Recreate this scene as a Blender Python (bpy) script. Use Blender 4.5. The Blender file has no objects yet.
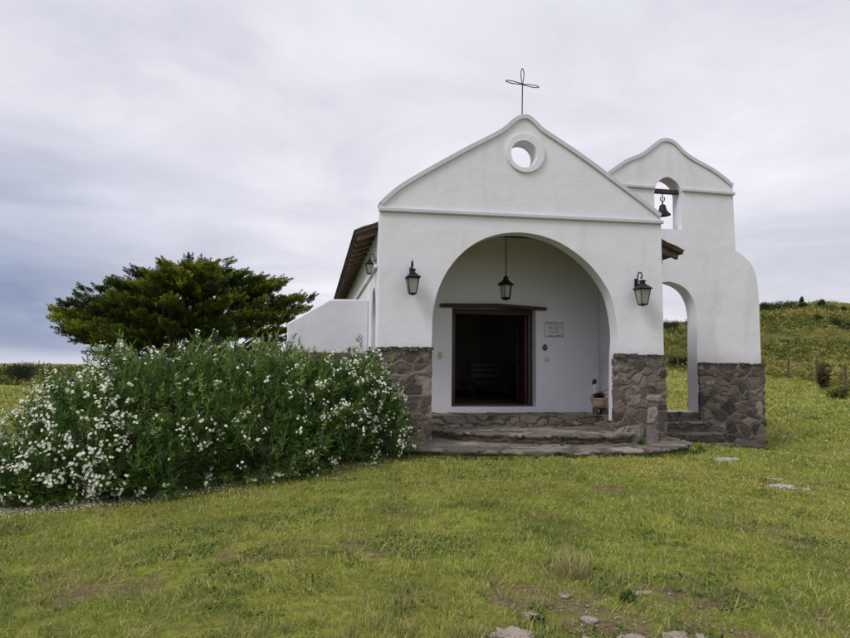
import bpy, bmesh, math, random
import numpy as np
from mathutils import Vector, Matrix
from mathutils.geometry import tessellate_polygon
random.seed(7); RNG = np.random.default_rng(11)
S = bpy.context.scene
COL = S.collection
PI = math.pi
TH = math.radians(10.2)                  # the chapel front is turned ten degrees from the viewing direction
OX, OY = -0.80, 10.5                     # front left corner of the chapel
EX = (math.cos(TH), math.sin(TH)); EY = (-math.sin(TH), math.cos(TH))
def W(x, y):                             # chapel metres -> world metres
    return (OX + x*EX[0] + y*EY[0], OY + x*EX[1] + y*EY[1])

# ------------------------------------------------------------------ noise on arrays
def _h(ix, iy, s):
    n = (ix*374761393 + iy*668265263 + s*982451653) & 0x7fffffff
    n = ((n ^ (n >> 13))*1274126177) & 0x7fffffff
    return ((n ^ (n >> 16)) & 0xffff)/65535.0
def vnoise(x, y, s=0):
    x = np.asarray(x, float); y = np.asarray(y, float)
    ix = np.floor(x).astype(np.int64); iy = np.floor(y).astype(np.int64)
    fx = x-ix; fy = y-iy; fx = fx*fx*(3-2*fx); fy = fy*fy*(3-2*fy)
    a = _h(ix, iy, s); b = _h(ix+1, iy, s); c = _h(ix, iy+1, s); d = _h(ix+1, iy+1, s)
    return (a*(1-fx)+b*fx)*(1-fy)+(c*(1-fx)+d*fx)*fy
def fbm(x, y, s=0, o=4):
    r = 0; a = .5; t = 0
    for k in range(o):
        r = r + a*vnoise(np.asarray(x)*2**k, np.asarray(y)*2**k, s+k*7); t += a; a *= .5
    return r/t

# ------------------------------------------------------------------ terrain height
CP = [(0,0,0),(-3,3,-.05),(3,3,0),(-4.7,7.1,-.15),(-3.9,7.3,-.1),(-1.75,8.6,.05),(5.4,8.4,-.02),(7,7,-.08),
      (0,-5,-.05),(-6,-3,-.1),(6,-3,0),(-8,14,-.3),(8.9,12.4,-.2),(11.5,15,-.15),(-6.5,17,-.35),(-11,9,-.3),(10,5,-.05),(2,6,.06)]
for lx, ly, z in ((0,-.3,.15),(3,-1.4,.2),(5.7,-.6,.15),(7.2,1.05,0),(9.1,1.8,-.24),(9,4,-.2),(-1.6,2,.08),(0,12,.2),(5.3,12,.3)):
    CP.append((*W(lx, ly), z))
CP = np.array(CP, float)
def _tps():
    n = len(CP); d = np.hypot(CP[:,None,0]-CP[None,:,0], CP[:,None,1]-CP[None,:,1])
    K = np.where(d > 0, d*d*np.log(d+1e-12), 0)+np.eye(n)*.3
    Pm = np.c_[np.ones(n), CP[:,:2]]
    A = np.zeros((n+3, n+3)); A[:n,:n] = K; A[:n,n:] = Pm; A[n:,:n] = Pm.T
    return np.linalg.solve(A, np.r_[CP[:,2], 0, 0, 0])
TW = _tps()
DK = np.log(np.array([10, 15, 22, 30, 45, 61, 80, 100, 130, 200, 400, 1000, 4000.]))
AZ = np.arctan((np.array([-700, 250, 500, 680, 765, 850, 1200])-425)/613.)
FAR = np.array([
 [-.3,-.3,-.34,-.4,-.48,-.55,-.7,-.9,-1.3,-2.3,-4.5,-9,-9],
 [-.3,-.3,-.34,-.4,-.48,-.55,-.7,-.9,-1.3,-2.3,-4.5,-9,-9],
 [0,.1,.25,.5,1.0,1.6,2.6,4,6,5,2,-5,-9],
 [-.1,-.1,.3,.9,2.4,4.1,6.2,8.2,11.2,13,8,0,-9],
 [-.1,-.1,.45,1.3,3.5,5.9,8.6,11.2,15,19,12,0,-9],
 [-.05,-.05,.75,1.9,4.0,6.3,9.1,11.8,15.8,20,14,0,-9],
 [0,.2,1.2,2.4,4.8,7.3,10.3,13.2,17.6,23,16,0,-9]])
AZF = np.r_[-PI, -2.4, AZ, 2.4, PI]
FARF = np.vstack([FAR[0], FAR[0], FAR, FAR[0]*.5, FAR[0]])
def terrain(x, y, bumps=True):
    x = np.atleast_1d(np.asarray(x, float)); y = np.atleast_1d(np.asarray(y, float))
    d = np.hypot(x[:,None]-CP[None,:,0], y[:,None]-CP[None,:,1])
    K = np.where(d > 0, d*d*np.log(d+1e-12), 0)
    near = K @ TW[:len(CP)]+TW[-3]+TW[-2]*x+TW[-1]*y
    r = np.hypot(x, y); az = np.arctan2(x, y)
    D = np.clip(r*np.maximum(np.cos(az), .5), 10, 4000)
    ld = np.log(D); i = np.clip(np.searchsorted(DK, ld)-1, 0, len(DK)-2)
    t = (ld-DK[i])/(DK[i+1]-DK[i])
    j = np.clip(np.searchsorted(AZF, az)-1, 0, len(AZF)-2)
    u = (az-AZF[j])/(AZF[j+1]-AZF[j]); u = u*u*(3-2*u)
    f0 = FARF[j, i]*(1-t)+FARF[j, i+1]*t; f1 = FARF[j+1, i]*(1-t)+FARF[j+1, i+1]*t
    far = f0*(1-u)+f1*u
    w = np.clip((r-15)/9, 0, 1); w = w*w*(3-2*w)
    z = np.where(w < 1, near, 0)*(1-w)+far*w
    if bumps:
        z = z+(fbm(x*1.3, y*1.3, 3)-.5)*.06*np.clip(r/3, 0, 1)*(1-w)+w*(fbm(x/7, y/7, 5)-.5)*np.clip((r-15)/100, 0, 1)*2.5
        z = z+(fbm(x/60, y/60, 9)-.5)*np.clip((r-60)/150, 0, 1)*5*(az > .05)
    return z
def gz(x, y): return float(terrain([x], [y])[0])

# ------------------------------------------------------------------ materials
def new_mat(name):
    m = bpy.data.materials.new(name); m.use_nodes = True
    nt = m.node_tree; b = nt.nodes['Principled BSDF']
    return m, nt, b
def N(nt, t, **kw):
    n = nt.nodes.new(t)
    for k, v in kw.items():
        if hasattr(n, k) and not isinstance(v, tuple) and k not in n.inputs: setattr(n, k, v)
        else: n.inputs[k.replace('_', ' ')].default_value = v
    return n
def ramp(nt, fac, stops, interp='LINEAR'):
    r = nt.nodes.new('ShaderNodeValToRGB'); r.color_ramp.interpolation = interp
    e = r.color_ramp.elements
    while len(e) < len(stops): e.new(.5)
    for k, (p, c) in enumerate(stops):
        e[k].position = p; e[k].color = (*c, 1) if len(c) == 3 else c
    nt.links.new(fac, r.inputs[0]); return r.outputs[0]
def noise(nt, vec, scale, detail=4, rough=.55, dist=0):
    n = nt.nodes.new('ShaderNodeTexNoise')
    n.inputs['Scale'].default_value = scale; n.inputs['Detail'].default_value = detail
    n.inputs['Roughness'].default_value = rough; n.inputs['Distortion'].default_value = dist
    nt.links.new(vec, n.inputs['Vector']); return n.outputs['Fac']
def mixc(nt, fac, a, b, blend='MIX'):
    m = nt.nodes.new('ShaderNodeMix'); m.data_type = 'RGBA'; m.blend_type = blend
    for s, v in ((m.inputs[0], fac), (m.inputs[6], a), (m.inputs[7], b)):
        if hasattr(v, 'links'): nt.links.new(v, s)
        elif isinstance(v, (int, float)): s.default_value = v
        else: s.default_value = (*v, 1)
    return m.outputs[2]
def math_(nt, op, a, b=0.0, c=0.0):
    m = nt.nodes.new('ShaderNodeMath'); m.operation = op
    for s, v in zip(m.inputs, (a, b, c)):
        if hasattr(v, 'links'): nt.links.new(v, s)
        else: s.default_value = v
    return m.outputs[0]
def bump(nt, b, h, strength=.3, dist=.01):
    n = nt.nodes.new('ShaderNodeBump'); n.inputs['Strength'].default_value = strength
    n.inputs['Distance'].default_value = dist
    nt.links.new(h, n.inputs['Height']); nt.links.new(n.outputs[0], b.inputs['Normal'])
def gpos(nt): return nt.nodes.new('ShaderNodeNewGeometry').outputs['Position']
def ocoord(nt): return nt.nodes.new('ShaderNodeTexCoord').outputs['Object']
def attr(nt, name):
    a = nt.nodes.new('ShaderNodeAttribute'); a.attribute_name = name; return a.outputs['Fac']
M = {}
def simple(name, col, rough=.7, var=.15, scale=8, metal=0, bmp=.2, bd=.004):
    m, nt, b = new_mat(name); p = ocoord(nt)
    n = noise(nt, p, scale, 5)
    c = ramp(nt, n, [(.3, tuple(v*(1-var) for v in col)), (.7, tuple(min(1, v*(1+var)) for v in col))])
    nt.links.new(c, b.inputs['Base Color']); b.inputs['Roughness'].default_value = rough
    b.inputs['Metallic'].default_value = metal
    if bmp: bump(nt, b, noise(nt, p, scale*5, 4), bmp, bd)
    M[name] = m; return m
# limewash: off white with rain stains, trowel marks and faint damp near the edges
def plaster(name, col, stain, foot=1.75):
    m, nt, b = new_mat(name); p = ocoord(nt)
    mp = nt.nodes.new('ShaderNodeMapping'); mp.inputs['Scale'].default_value = (1, 1, .22)
    nt.links.new(p, mp.inputs[0])
    n1 = noise(nt, mp.outputs[0], 2.2, 6, .6); n2 = noise(nt, p, 1.1, 5, .6); n3 = noise(nt, p, 14, 5, .6)
    c = mixc(nt, ramp(nt, n2, [(.35, (0, 0, 0)), (.75, (1, 1, 1))]), col, tuple(v*.93 for v in col))
    c = mixc(nt, ramp(nt, n1, [(.54, (0, 0, 0)), (.82, (stain,)*3)]), c, (.47, .45, .42))
    sz = nt.nodes.new('ShaderNodeSeparateXYZ'); nt.links.new(p, sz.inputs[0])
    spl = math_(nt, 'MULTIPLY', ramp(nt, math_(nt, 'SUBTRACT', sz.outputs[2], math_(nt, 'MULTIPLY', n3, .5)), [(.0, (1, 1, 1)), (1, (1, 1, 1))]), ramp(nt, math_(nt, 'ADD', math_(nt, 'MULTIPLY', math_(nt, 'SUBTRACT', sz.outputs[2], foot), 1.6), math_(nt, 'MULTIPLY', n3, .9)), [(.45, (.38,)*3), (.85, (0, 0, 0))]))
    c = mixc(nt, spl, c, (.42, .39, .36))
    c = mixc(nt, ramp(nt, n3, [(.6, (0, 0, 0)), (.8, (.15,)*3)]), c, (.55, .53, .5))
    nt.links.new(c, b.inputs['Base Color']); b.inputs['Roughness'].default_value = .92
    h = math_(nt, 'ADD', math_(nt, 'MULTIPLY', n3, .35), math_(nt, 'MULTIPLY', noise(nt, p, 2.6, 3, .5), 2.2))
    bump(nt, b, h, .35, .02)
    M[name] = m; return m
plaster('white_plaster', (.765, .755, .81), .45)
plaster('porch_plaster', (.79, .775, .83), .2, .5)
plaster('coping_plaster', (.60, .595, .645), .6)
simple('iron', (.022, .022, .026), .5, .3, 20, .6)
simple('bronze', (.035, .032, .034), .45, .3, 20, .8)
simple('dark_wood', (.05, .03, .022), .7, .4, 12)
simple('rafter_wood', (.16, .11, .085), .8, .4, 9)
simple('board_wood', (.055, .036, .028), .85, .4, 6)
simple('tile', (.10, .06, .048), .85, .35, 7)
simple('frame_wood', (.045, .022, .022), .55, .3, 9)
simple('door_wood', (.075, .015, .025), .5, .25, 9)
simple('pew_wood', (.07, .03, .02), .5, .25, 9)
simple('floor_tile', (.16, .09, .07), .6, .2, 5)
simple('terracotta', (.42, .31, .23), .85, .25, 14)
simple('pot_foot', (.09, .06, .05), .9, .3, 18)
simple('glazed_tile', (.72, .73, .77), .25, .06, 12, 0, .05)
simple('tile_blue', (.03, .035, .09), .3, .3, 60)
simple('plaque_blue', (.02, .025, .12), .3, .2, 60)
simple('switch_grey', (.55, .54, .52), .5, .05, 10)
simple('switch_beige', (.5, .47, .33), .5, .05, 10)
simple('pale_figure', (.6, .6, .66), .5, .1, 30)
simple('figure_blue', (.02, .02, .06), .5, .3, 30)
simple('soil', (.05, .035, .025), .95, .3, 30)
simple('bark', (.09, .065, .05), .95, .4, 16, 0, .6, .02)
simple('stem', (.10, .085, .06), .9, .3, 20)
simple('rock', (.34, .28, .24), .95, .3, 9, 0, .7, .02)
simple('rock_grey', (.40, .39, .36), .95, .25, 9, 0, .7, .02)
simple('petal', (.80, .80, .70), .6, .05, 30, 0, 0)
M['rock_grey'].node_tree.nodes['Principled BSDF'].inputs['Roughness'].default_value = .98

m, nt, b = new_mat('lamp_glass')                 # old clouded lantern panes
b.inputs['Base Color'].default_value = (.42, .42, .38, 1); b.inputs['Roughness'].default_value = .35
b.inputs['Transmission Weight'].default_value = .35; b.inputs['IOR'].default_value = 1.1
M['lamp_glass'] = m

def stone_mat(name, stops, mortar, lichen):
    m, nt, b = new_mat(name); p = ocoord(nt)
    s = attr(nt, 'stone'); mo = attr(nt, 'mortar')
    base = ramp(nt, s, stops)
    n1 = noise(nt, p, 9, 7, .68); n2 = noise(nt, p, 45, 4, .65); n3 = noise(nt, p, 3.3, 4, .6)
    c = mixc(nt, ramp(nt, n1, [(.46, (0, 0, 0)), (.66, (.5,)*3)]), base, tuple(v*.30 for v in stops[1][1]))
    c = mixc(nt, ramp(nt, n2, [(.5, (0, 0, 0)), (.7, (.5,)*3)]), c, (.33, .295, .27))
    c = mixc(nt, ramp(nt, n3, [(.5, (0, 0, 0)), (.75, (lichen,)*3)]), c, (.10, .105, .05))
    mf = ramp(nt, math_(nt, 'ADD', mo, math_(nt, 'MULTIPLY', math_(nt, 'SUBTRACT', n1, .5), .05)), [(.007, (1, 1, 1)), (.02, (0, 0, 0))])
    c = mixc(nt, math_(nt, 'MULTIPLY', mf, .8), c, mortar)
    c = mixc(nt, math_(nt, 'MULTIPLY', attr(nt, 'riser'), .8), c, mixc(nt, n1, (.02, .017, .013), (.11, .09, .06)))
    nt.links.new(c, b.inputs['Base Color']); b.inputs['Roughness'].default_value = .95
    bump(nt, b, math_(nt, 'ADD', n1, math_(nt, 'MULTIPLY', n2, .5)), .9, .03)
    M[name] = m
stone_mat('rubble_stone', [(0, (.022, .018, .017)), (.2, (.09, .070, .060)), (.4, (.21, .16, .128)), (.58, (.042, .033, .034)), (.78, (.13, .098, .086)), (.9, (.25, .205, .18)), (1, (.36, .305, .27))], (.19, .162, .14), .2)
stone_mat('slab_stone', [(0, (.10, .082, .066)), (.4, (.23, .19, .155)), (.7, (.36, .315, .265)), (1, (.155, .13, .10))], (.035, .032, .018), .85)
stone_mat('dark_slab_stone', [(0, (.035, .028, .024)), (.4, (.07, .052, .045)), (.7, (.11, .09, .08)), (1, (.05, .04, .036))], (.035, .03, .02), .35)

# grass colour: drifts of green, yellow green and straw laid out over the field
def grass_colour(nt, blade=True):
    p = gpos(nt)
    a = noise(nt, p, .35, 4, .6, .6); b_ = noise(nt, p, 1.3, 5, .62, .4); c_ = noise(nt, p, 7.5, 5, .7)
    v = attr(nt, 'vary')
    g1, g2, g3, g4 = ((.13, .21, .024), (.35, .43, .050), (.52, .49, .10), (.52, .40, .18))
    col = mixc(nt, ramp(nt, b_, [(.34, (0, 0, 0)), (.62, (1, 1, 1))]), g1, g2)
    col = mixc(nt, ramp(nt, a, [(.45, (0, 0, 0)), (.70, (.7,)*3)]), col, g3)
    col = mixc(nt, ramp(nt, c_, [(.5, (0, 0, 0)), (.72, (.8,)*3)]), col, g4)
    col = mixc(nt, ramp(nt, v, [(.0, (.7,)*3), (.25, (0, 0, 0)), (.66, (0, 0, 0)), (.84, (.85,)*3)]), col,
               mixc(nt, ramp(nt, v, [(.4, (0, 0, 0)), (.6, (1, 1, 1))]), (.09, .15, .022), (.60, .50, .25)))
    return col
m, nt, b = new_mat('grass_blade')
col = grass_colour(nt); nt.links.new(col, b.inputs['Base Color']); b.inputs['Roughness'].default_value = .6
b.inputs['Specular IOR Level'].default_value = .25
tr = nt.nodes.new('ShaderNodeBsdfTranslucent'); nt.links.new(col, tr.inputs[0])
mx = nt.nodes.new('ShaderNodeMixShader'); mx.inputs[0].default_value = .3
out = nt.nodes['Material Output']
nt.links.new(b.outputs[0], mx.inputs[1]); nt.links.new(tr.outputs[0], mx.inputs[2]); nt.links.new(mx.outputs[0], out.inputs[0])
M['grass_blade'] = m
m, nt, b = new_mat('turf')
col = grass_colour(nt); p = gpos(nt)
n = noise(nt, p, 7, 6, .7); n2 = noise(nt, p, 30, 4, .7)
dirt = mixc(nt, ramp(nt, n2, [(.35, (0, 0, 0)), (.65, (1, 1, 1))]), (.10, .068, .036), (.27, .20, .12))
# under the blades: thatch and soil near, rough pasture on the hill
sx = nt.nodes.new('ShaderNodeSeparateXYZ'); nt.links.new(p, sx.inputs[0])
bare = attr(nt, 'bare')
col = mixc(nt, ramp(nt, noise(nt, p, 11, 5, .7), [(.35, (.2,)*3), (.6, (.75,)*3)]), col, (.11, .105, .03))
f = math_(nt, 'ADD', ramp(nt, n, [(.45, (0, 0, 0)), (.75, (.45,)*3)]), math_(nt, 'MULTIPLY', bare, ramp(nt, n, [(.3, (.35,)*3), (.6, (1, 1, 1))])))
col = mixc(nt, f, col, dirt)
rough_ = attr(nt, 'scrub')
q = noise(nt, p, .9, 7, .75, .5); q2 = noise(nt, p, .07, 5, .6)
scr = ramp(nt, q, [(.35, (.05, .06, .017)), (.5, (.18, .175, .042)), (.68, (.33, .29, .085))])
scr = mixc(nt, ramp(nt, q2, [(.5, (0, 0, 0)), (.62, (.7,)*3)]), scr, (.06, .075, .02))
col = mixc(nt, rough_, col, scr)
nt.links.new(col, b.inputs['Base Color']); b.inputs['Roughness'].default_value = .95
b.inputs['Specular IOR Level'].default_value = .1
bump(nt, b, math_(nt, 'ADD', n, n2), .8, .05)
M['turf'] = m

def leaf_mat(name, stops, trans=.25, rough=.45, spec=.4):
    m, nt, b = new_mat(name)
    c = ramp(nt, attr(nt, 'vary'), stops)
    nt.links.new(c, b.inputs['Base Color']); b.inputs['Roughness'].default_value = rough
    b.inputs['Specular IOR Level'].default_value = spec
    tr = nt.nodes.new('ShaderNodeBsdfTranslucent'); nt.links.new(c, tr.inputs[0])
    mx = nt.nodes.new('ShaderNodeMixShader'); mx.inputs[0].default_value = trans
    nt.links.new(b.outputs[0], mx.inputs[1]); nt.links.new(tr.outputs[0], mx.inputs[2])
    nt.links.new(mx.outputs[0], nt.nodes['Material Output'].inputs[0])
    M[name] = m
leaf_mat('oleander_leaf', [(0, (.035, .075, .018)), (.45, (.07, .14, .026)), (.8, (.145, .235, .042)), (1, (.27, .34, .08))])
leaf_mat('flower_petal', [(0, (.72, .76, .50)), (.3, (.84, .85, .72)), (1, (.88, .88, .84))], .35, .6, .2)
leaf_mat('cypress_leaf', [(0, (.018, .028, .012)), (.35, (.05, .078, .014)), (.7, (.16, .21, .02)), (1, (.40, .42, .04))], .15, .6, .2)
leaf_mat('shrub_leaf', [(0, (.018, .026, .012)), (.5, (.04, .055, .02)), (1, (.075, .09, .03))], .15, .6, .2)
leaf_mat('brown_leaf', [(0, (.06, .045, .025)), (.5, (.11, .085, .045)), (1, (.10, .12, .04))], .15, .6, .2)
leaf_mat('scrub_leaf', [(0, (.03, .05, .014)), (.35, (.10, .13, .028)), (.7, (.27, .25, .058)), (1, (.42, .36, .13))], .25, .7, .15)
leaf_mat('weed_leaf', [(0, (.04, .08, .02)), (1, (.12, .19, .04))], .25, .5, .3)
leaf_mat('pale_grass', [(0, (.13, .18, .04)), (.5, (.30, .30, .10)), (1, (.48, .42, .20))], .3, .6, .2)

# ------------------------------------------------------------------ object helpers
def tag(o, label=None, cat=None, group=None, kind=None):
    if label: o['label'] = label
    if cat: o['category'] = cat
    if group: o['group'] = group
    if kind: o['kind'] = kind
    return o
def empty(name, loc, rz=0, **k):
    o = bpy.data.objects.new(name, None); COL.objects.link(o)
    o.location = loc; o.rotation_euler = (0, 0, rz); o.empty_display_size = .2
    return tag(o, **k)
def link(name, me, mat, parent=None, loc=(0, 0, 0), rz=0):
    o = bpy.data.objects.new(name, me); COL.objects.link(o)
    if mat is not None: me.materials.append(M[mat] if isinstance(mat, str) else mat)
    if parent is not None: o.parent = parent
    o.location = loc; o.rotation_euler = (0, 0, rz)
    return o
def smooth(me, ang=35):
    me.polygons.foreach_set('use_smooth', np.ones(len(me.polygons), bool))
    me.set_sharp_from_angle(angle=math.radians(ang))
def from_bm(bm, ang=35):
    bmesh.ops.recalc_face_normals(bm, faces=bm.faces[:])
    me = bpy.data.meshes.new('m'); bm.to_mesh(me); bm.free(); smooth(me, ang); return me
def np_mesh(V, loops, counts, attrs=None, sm=False):
    me = bpy.data.meshes.new('m')
    V = np.asarray(V, np.float32); loops = np.asarray(loops, np.int32); counts = np.asarray(counts, np.int32)
    me.vertices.add(len(V)); me.vertices.foreach_set('co', V.ravel())
    me.loops.add(len(loops)); me.loops.foreach_set('vertex_index', loops)
    me.polygons.add(len(counts))
    me.polygons.foreach_set('loop_start', np.r_[0, np.cumsum(counts)[:-1]].astype(np.int32))
    me.polygons.foreach_set('loop_total', counts)
    for k, v in (attrs or {}).items():
        a = me.attributes.new(k, 'FLOAT', 'POINT'); a.data.foreach_set('value', np.asarray(v, np.float32))
    me.update(calc_edges=True)
    if sm: me.polygons.foreach_set('use_smooth', np.ones(len(counts), bool))
    return me
def box(bm, x0, x1, y0, y1, z0, z1, bev=0, rot=None):
    vs = [bm.verts.new(v) for v in ((x0,y0,z0),(x1,y0,z0),(x1,y1,z0),(x0,y1,z0),(x0,y0,z1),(x1,y0,z1),(x1,y1,z1),(x0,y1,z1))]
    fs = [bm.faces.new([vs[i] for i in q]) for q in ((0,3,2,1),(4,5,6,7),(0,1,5,4),(1,2,6,5),(2,3,7,6),(3,0,4,7))]
    if rot is not None:
        for v in vs: v.co = rot @ v.co
    if bev:
        es = set(e for f in fs for e in f.edges)
        bmesh.ops.bevel(bm, geom=list(es), offset=bev, segments=2, affect='EDGES', profile=.6)
def tube(bm, pts, rad, n=8, closed=False):
    pts = [Vector(p) for p in pts]; rings = []; L = len(pts)
    rad = rad if hasattr(rad, '__len__') else [rad]*L
    ref = Vector((0, 0, 1))
    for i, p in enumerate(pts):
        a = pts[(i-1) % L] if (closed or i) else p; c = pts[(i+1) % L] if (closed or i < L-1) else p
        d = (c-a).normalized() if (c-a).length > 1e-9 else Vector((0, 0, 1))
        if abs(d.dot(ref)) > .95: ref = Vector((1, 0, 0)) if abs(d.x) < .9 else Vector((0, 1, 0))
        u = d.cross(ref).normalized(); w = u.cross(d).normalized(); ref = w
        rings.append([bm.verts.new(p+(u*math.cos(t)+w*math.sin(t))*rad[i]) for t in [2*PI*k/n for k in range(n)]])
    for i in range(L if closed else L-1):
        A = rings[i]; B = rings[(i+1) % L]
        for k in range(n): bm.faces.new((A[k], A[(k+1) % n], B[(k+1) % n], B[k]))
    if not closed:
        bm.faces.new(rings[0][::-1]); bm.faces.new(rings[-1])
def lathe(bm, prof, n=20, c=(0, 0, 0), ph=0):
    rings = []
    for r, z in prof:
        r = max(r, 1e-4)
        rings.append([bm.verts.new((c[0]+r*math.cos(2*PI*k/n+ph), c[1]+r*math.sin(2*PI*k/n+ph), c[2]+z)) for k in range(n)])
    for A, B in zip(rings, rings[1:]):
        for k in range(n): bm.faces.new((A[k], A[(k+1) % n], B[(k+1) % n], B[k]))
    bm.faces.new(rings[0][::-1]); bm.faces.new(rings[-1])
def extrude(bm, outer, holes, y0, y1, axis='y'):
    """a polygon with holes in the x-z plane (or y-z plane, axis 'x'; or x-y plane, axis 'z'), given a thickness"""
    loops = [outer]+list(holes)
    def co(p, d):
        if axis == 'y': return (p[0], d, p[1])
        if axis == 'x': return (d, p[0], p[1])
        return (p[0], p[1], d)
    tri = tessellate_polygon([[Vector((p[0], p[1], 0)) for p in l] for l in loops])
    flat = [p for l in loops for p in l]
    F = [bm.verts.new(co(p, y0)) for p in flat]; B = [bm.verts.new(co(p, y1)) for p in flat]
    for t in tri:
        try: bm.faces.new([F[i] for i in t]); bm.faces.new([B[i] for i in reversed(t)])
        except ValueError: pass
    k = 0
    for l in loops:
        n = len(l)
        for i in range(n):
            j = (i+1) % n
            bm.faces.new((F[k+i], F[k+j], B[k+j], B[k+i]))
        k += n
def spline(pts, n=6):
    out = []; P = [np.array(p, float) for p in pts]
    for i in range(len(P)-1):
        a = P[max(i-1, 0)]; b_ = P[i]; c = P[i+1]; d = P[min(i+2, len(P)-1)]
        for k in range(n):
            t = k/n
            out.append(tuple(.5*((2*b_)+(-a+c)*t+(2*a-5*b_+4*c-d)*t*t+(-a+3*b_-3*c+d)*t**3)))
    out.append(tuple(P[-1])); return out
def bevel_mod(o, w=.015, seg=2, ang=40):
    b = o.modifiers.new('bevel', 'BEVEL'); b.width = w; b.segments = seg; b.limit_method = 'ANGLE'
    b.angle_limit = math.radians(ang); b.use_clamp_overlap = True
    return o
def part(name, parent, mat, fn, ang=35, bev=0, loc=(0, 0, 0), rz=0):
    bm = bmesh.new(); fn(bm); o = link(name, from_bm(bm, ang), mat, parent, loc, rz)
    if bev: bevel_mod(o, bev)
    return o

# ------------------------------------------------------------------ stone work with real relief
def vor(Pn, sites, scl, rnd):
    Q = Pn*scl; F1 = np.full(len(Q), 1e9); F2 = np.full(len(Q), 1e9); idx = np.zeros(len(Q), int)
    Ss = sites*scl
    for s0 in range(0, len(Q), 4000):
        q = Q[s0:s0+4000]
        d = np.sqrt(((q[:, None, :]-Ss[None])**2).sum(2))
        o = np.argpartition(d, 1, axis=1)[:, :2]; r = np.arange(len(q))
        d0 = d[r, o[:, 0]]; d1 = d[r, o[:, 1]]; sw = d0 > d1
        idx[s0:s0+4000] = np.where(sw, o[:, 1], o[:, 0])
        F1[s0:s0+4000] = np.minimum(d0, d1); F2[s0:s0+4000] = np.maximum(d0, d1)
    return (F2-F1)/2, rnd[idx]
def sites_for(lo, hi, cell):
    lo = np.array(lo)-cell*.6; hi = np.array(hi)+cell*.6
    n = max(4, int(np.prod(np.maximum(hi-lo, cell)/cell)*1.15))
    s = RNG.uniform(lo, hi, (n, 3)); return s, RNG.random(n)
def relief(V, Nn, sites, rnd, scl, disp):
    warp = np.c_[fbm(V[:,0]*5+V[:,1]*3, V[:,2]*5, 1), fbm(V[:,0]*5, V[:,2]*5+V[:,1]*4, 2), fbm(V[:,1]*5+V[:,0], V[:,2]*5+7, 4)]-.5
    e, st = vor(V+warp*.22, sites, scl, rnd)
    k = np.clip(e/.02, 0, 1); k = k*k*(3-2*k)
    fine = fbm(V[:,0]*14+V[:,1]*9, V[:,2]*14+V[:,1]*5, 8)-.5
    h = disp*(k*(.35+.8*np.abs(np.sin(st*37)))-.35+fine*.9)
    return V+Nn*h[:, None], st, e
def stone_block(name, parent, mat, x0, x1, y0, y1, z0, z1, cell=(.235, .3, .185), step=.0135, disp=.019, loc=(0, 0, 0), rz=0, riser=0, faces='xXyYZ'):
    cell = np.array(cell); sites, rnd = sites_for((x0, y0, z0), (x1, y1, z1), cell)
    lo = np.array([x0, y0, z0]); hi = np.array([x1, y1, z1])
    Vs, Ns, loops, base = [], [], [], 0
    for ax in range(3):
        for side in (0, 1):
            if 'xyz'[ax] not in faces and side == 0: continue
            if 'XYZ'[ax] not in faces and side == 1: continue
            a, b_ = [k for k in range(3) if k != ax]
            na = max(2, int(round((hi[a]-lo[a])/step))+1); nb = max(2, int(round((hi[b_]-lo[b_])/step))+1)
            A, B = np.meshgrid(np.linspace(lo[a], hi[a], na), np.linspace(lo[b_], hi[b_], nb), indexing='ij')
            V = np.zeros((na*nb, 3)); V[:, a] = A.ravel(); V[:, b_] = B.ravel(); V[:, ax] = hi[ax] if side else lo[ax]
            Nn = np.zeros_like(V); Nn[:, ax] = 1 if side else -1
            for k in (a, b_):
                Nn[V[:, k] <= lo[k]+1e-9, k] = -1; Nn[V[:, k] >= hi[k]-1e-9, k] = 1
            i = np.arange(na*nb).reshape(na, nb)
            q = np.stack([i[:-1,:-1], i[1:,:-1], i[1:,1:], i[:-1,1:]], -1).reshape(-1, 4)
            flip = (side == 0) ^ (ax == 1)
            if flip: q = q[:, ::-1]
            loops.append(q+base); base += na*nb; Vs.append(V); Ns.append(Nn)
    V = np.vstack(Vs); Nn = np.vstack(Ns); q = np.vstack(loops)
    V2, st, e = relief(V, Nn, sites, rnd, .29/cell, disp)
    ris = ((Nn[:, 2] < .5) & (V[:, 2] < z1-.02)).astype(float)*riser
    me = np_mesh(V2, q.ravel(), np.full(len(q), 4), {'stone': st, 'mortar': e, 'riser': ris}, True)
    return link(name, me, mat, parent, loc, rz)
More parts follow.
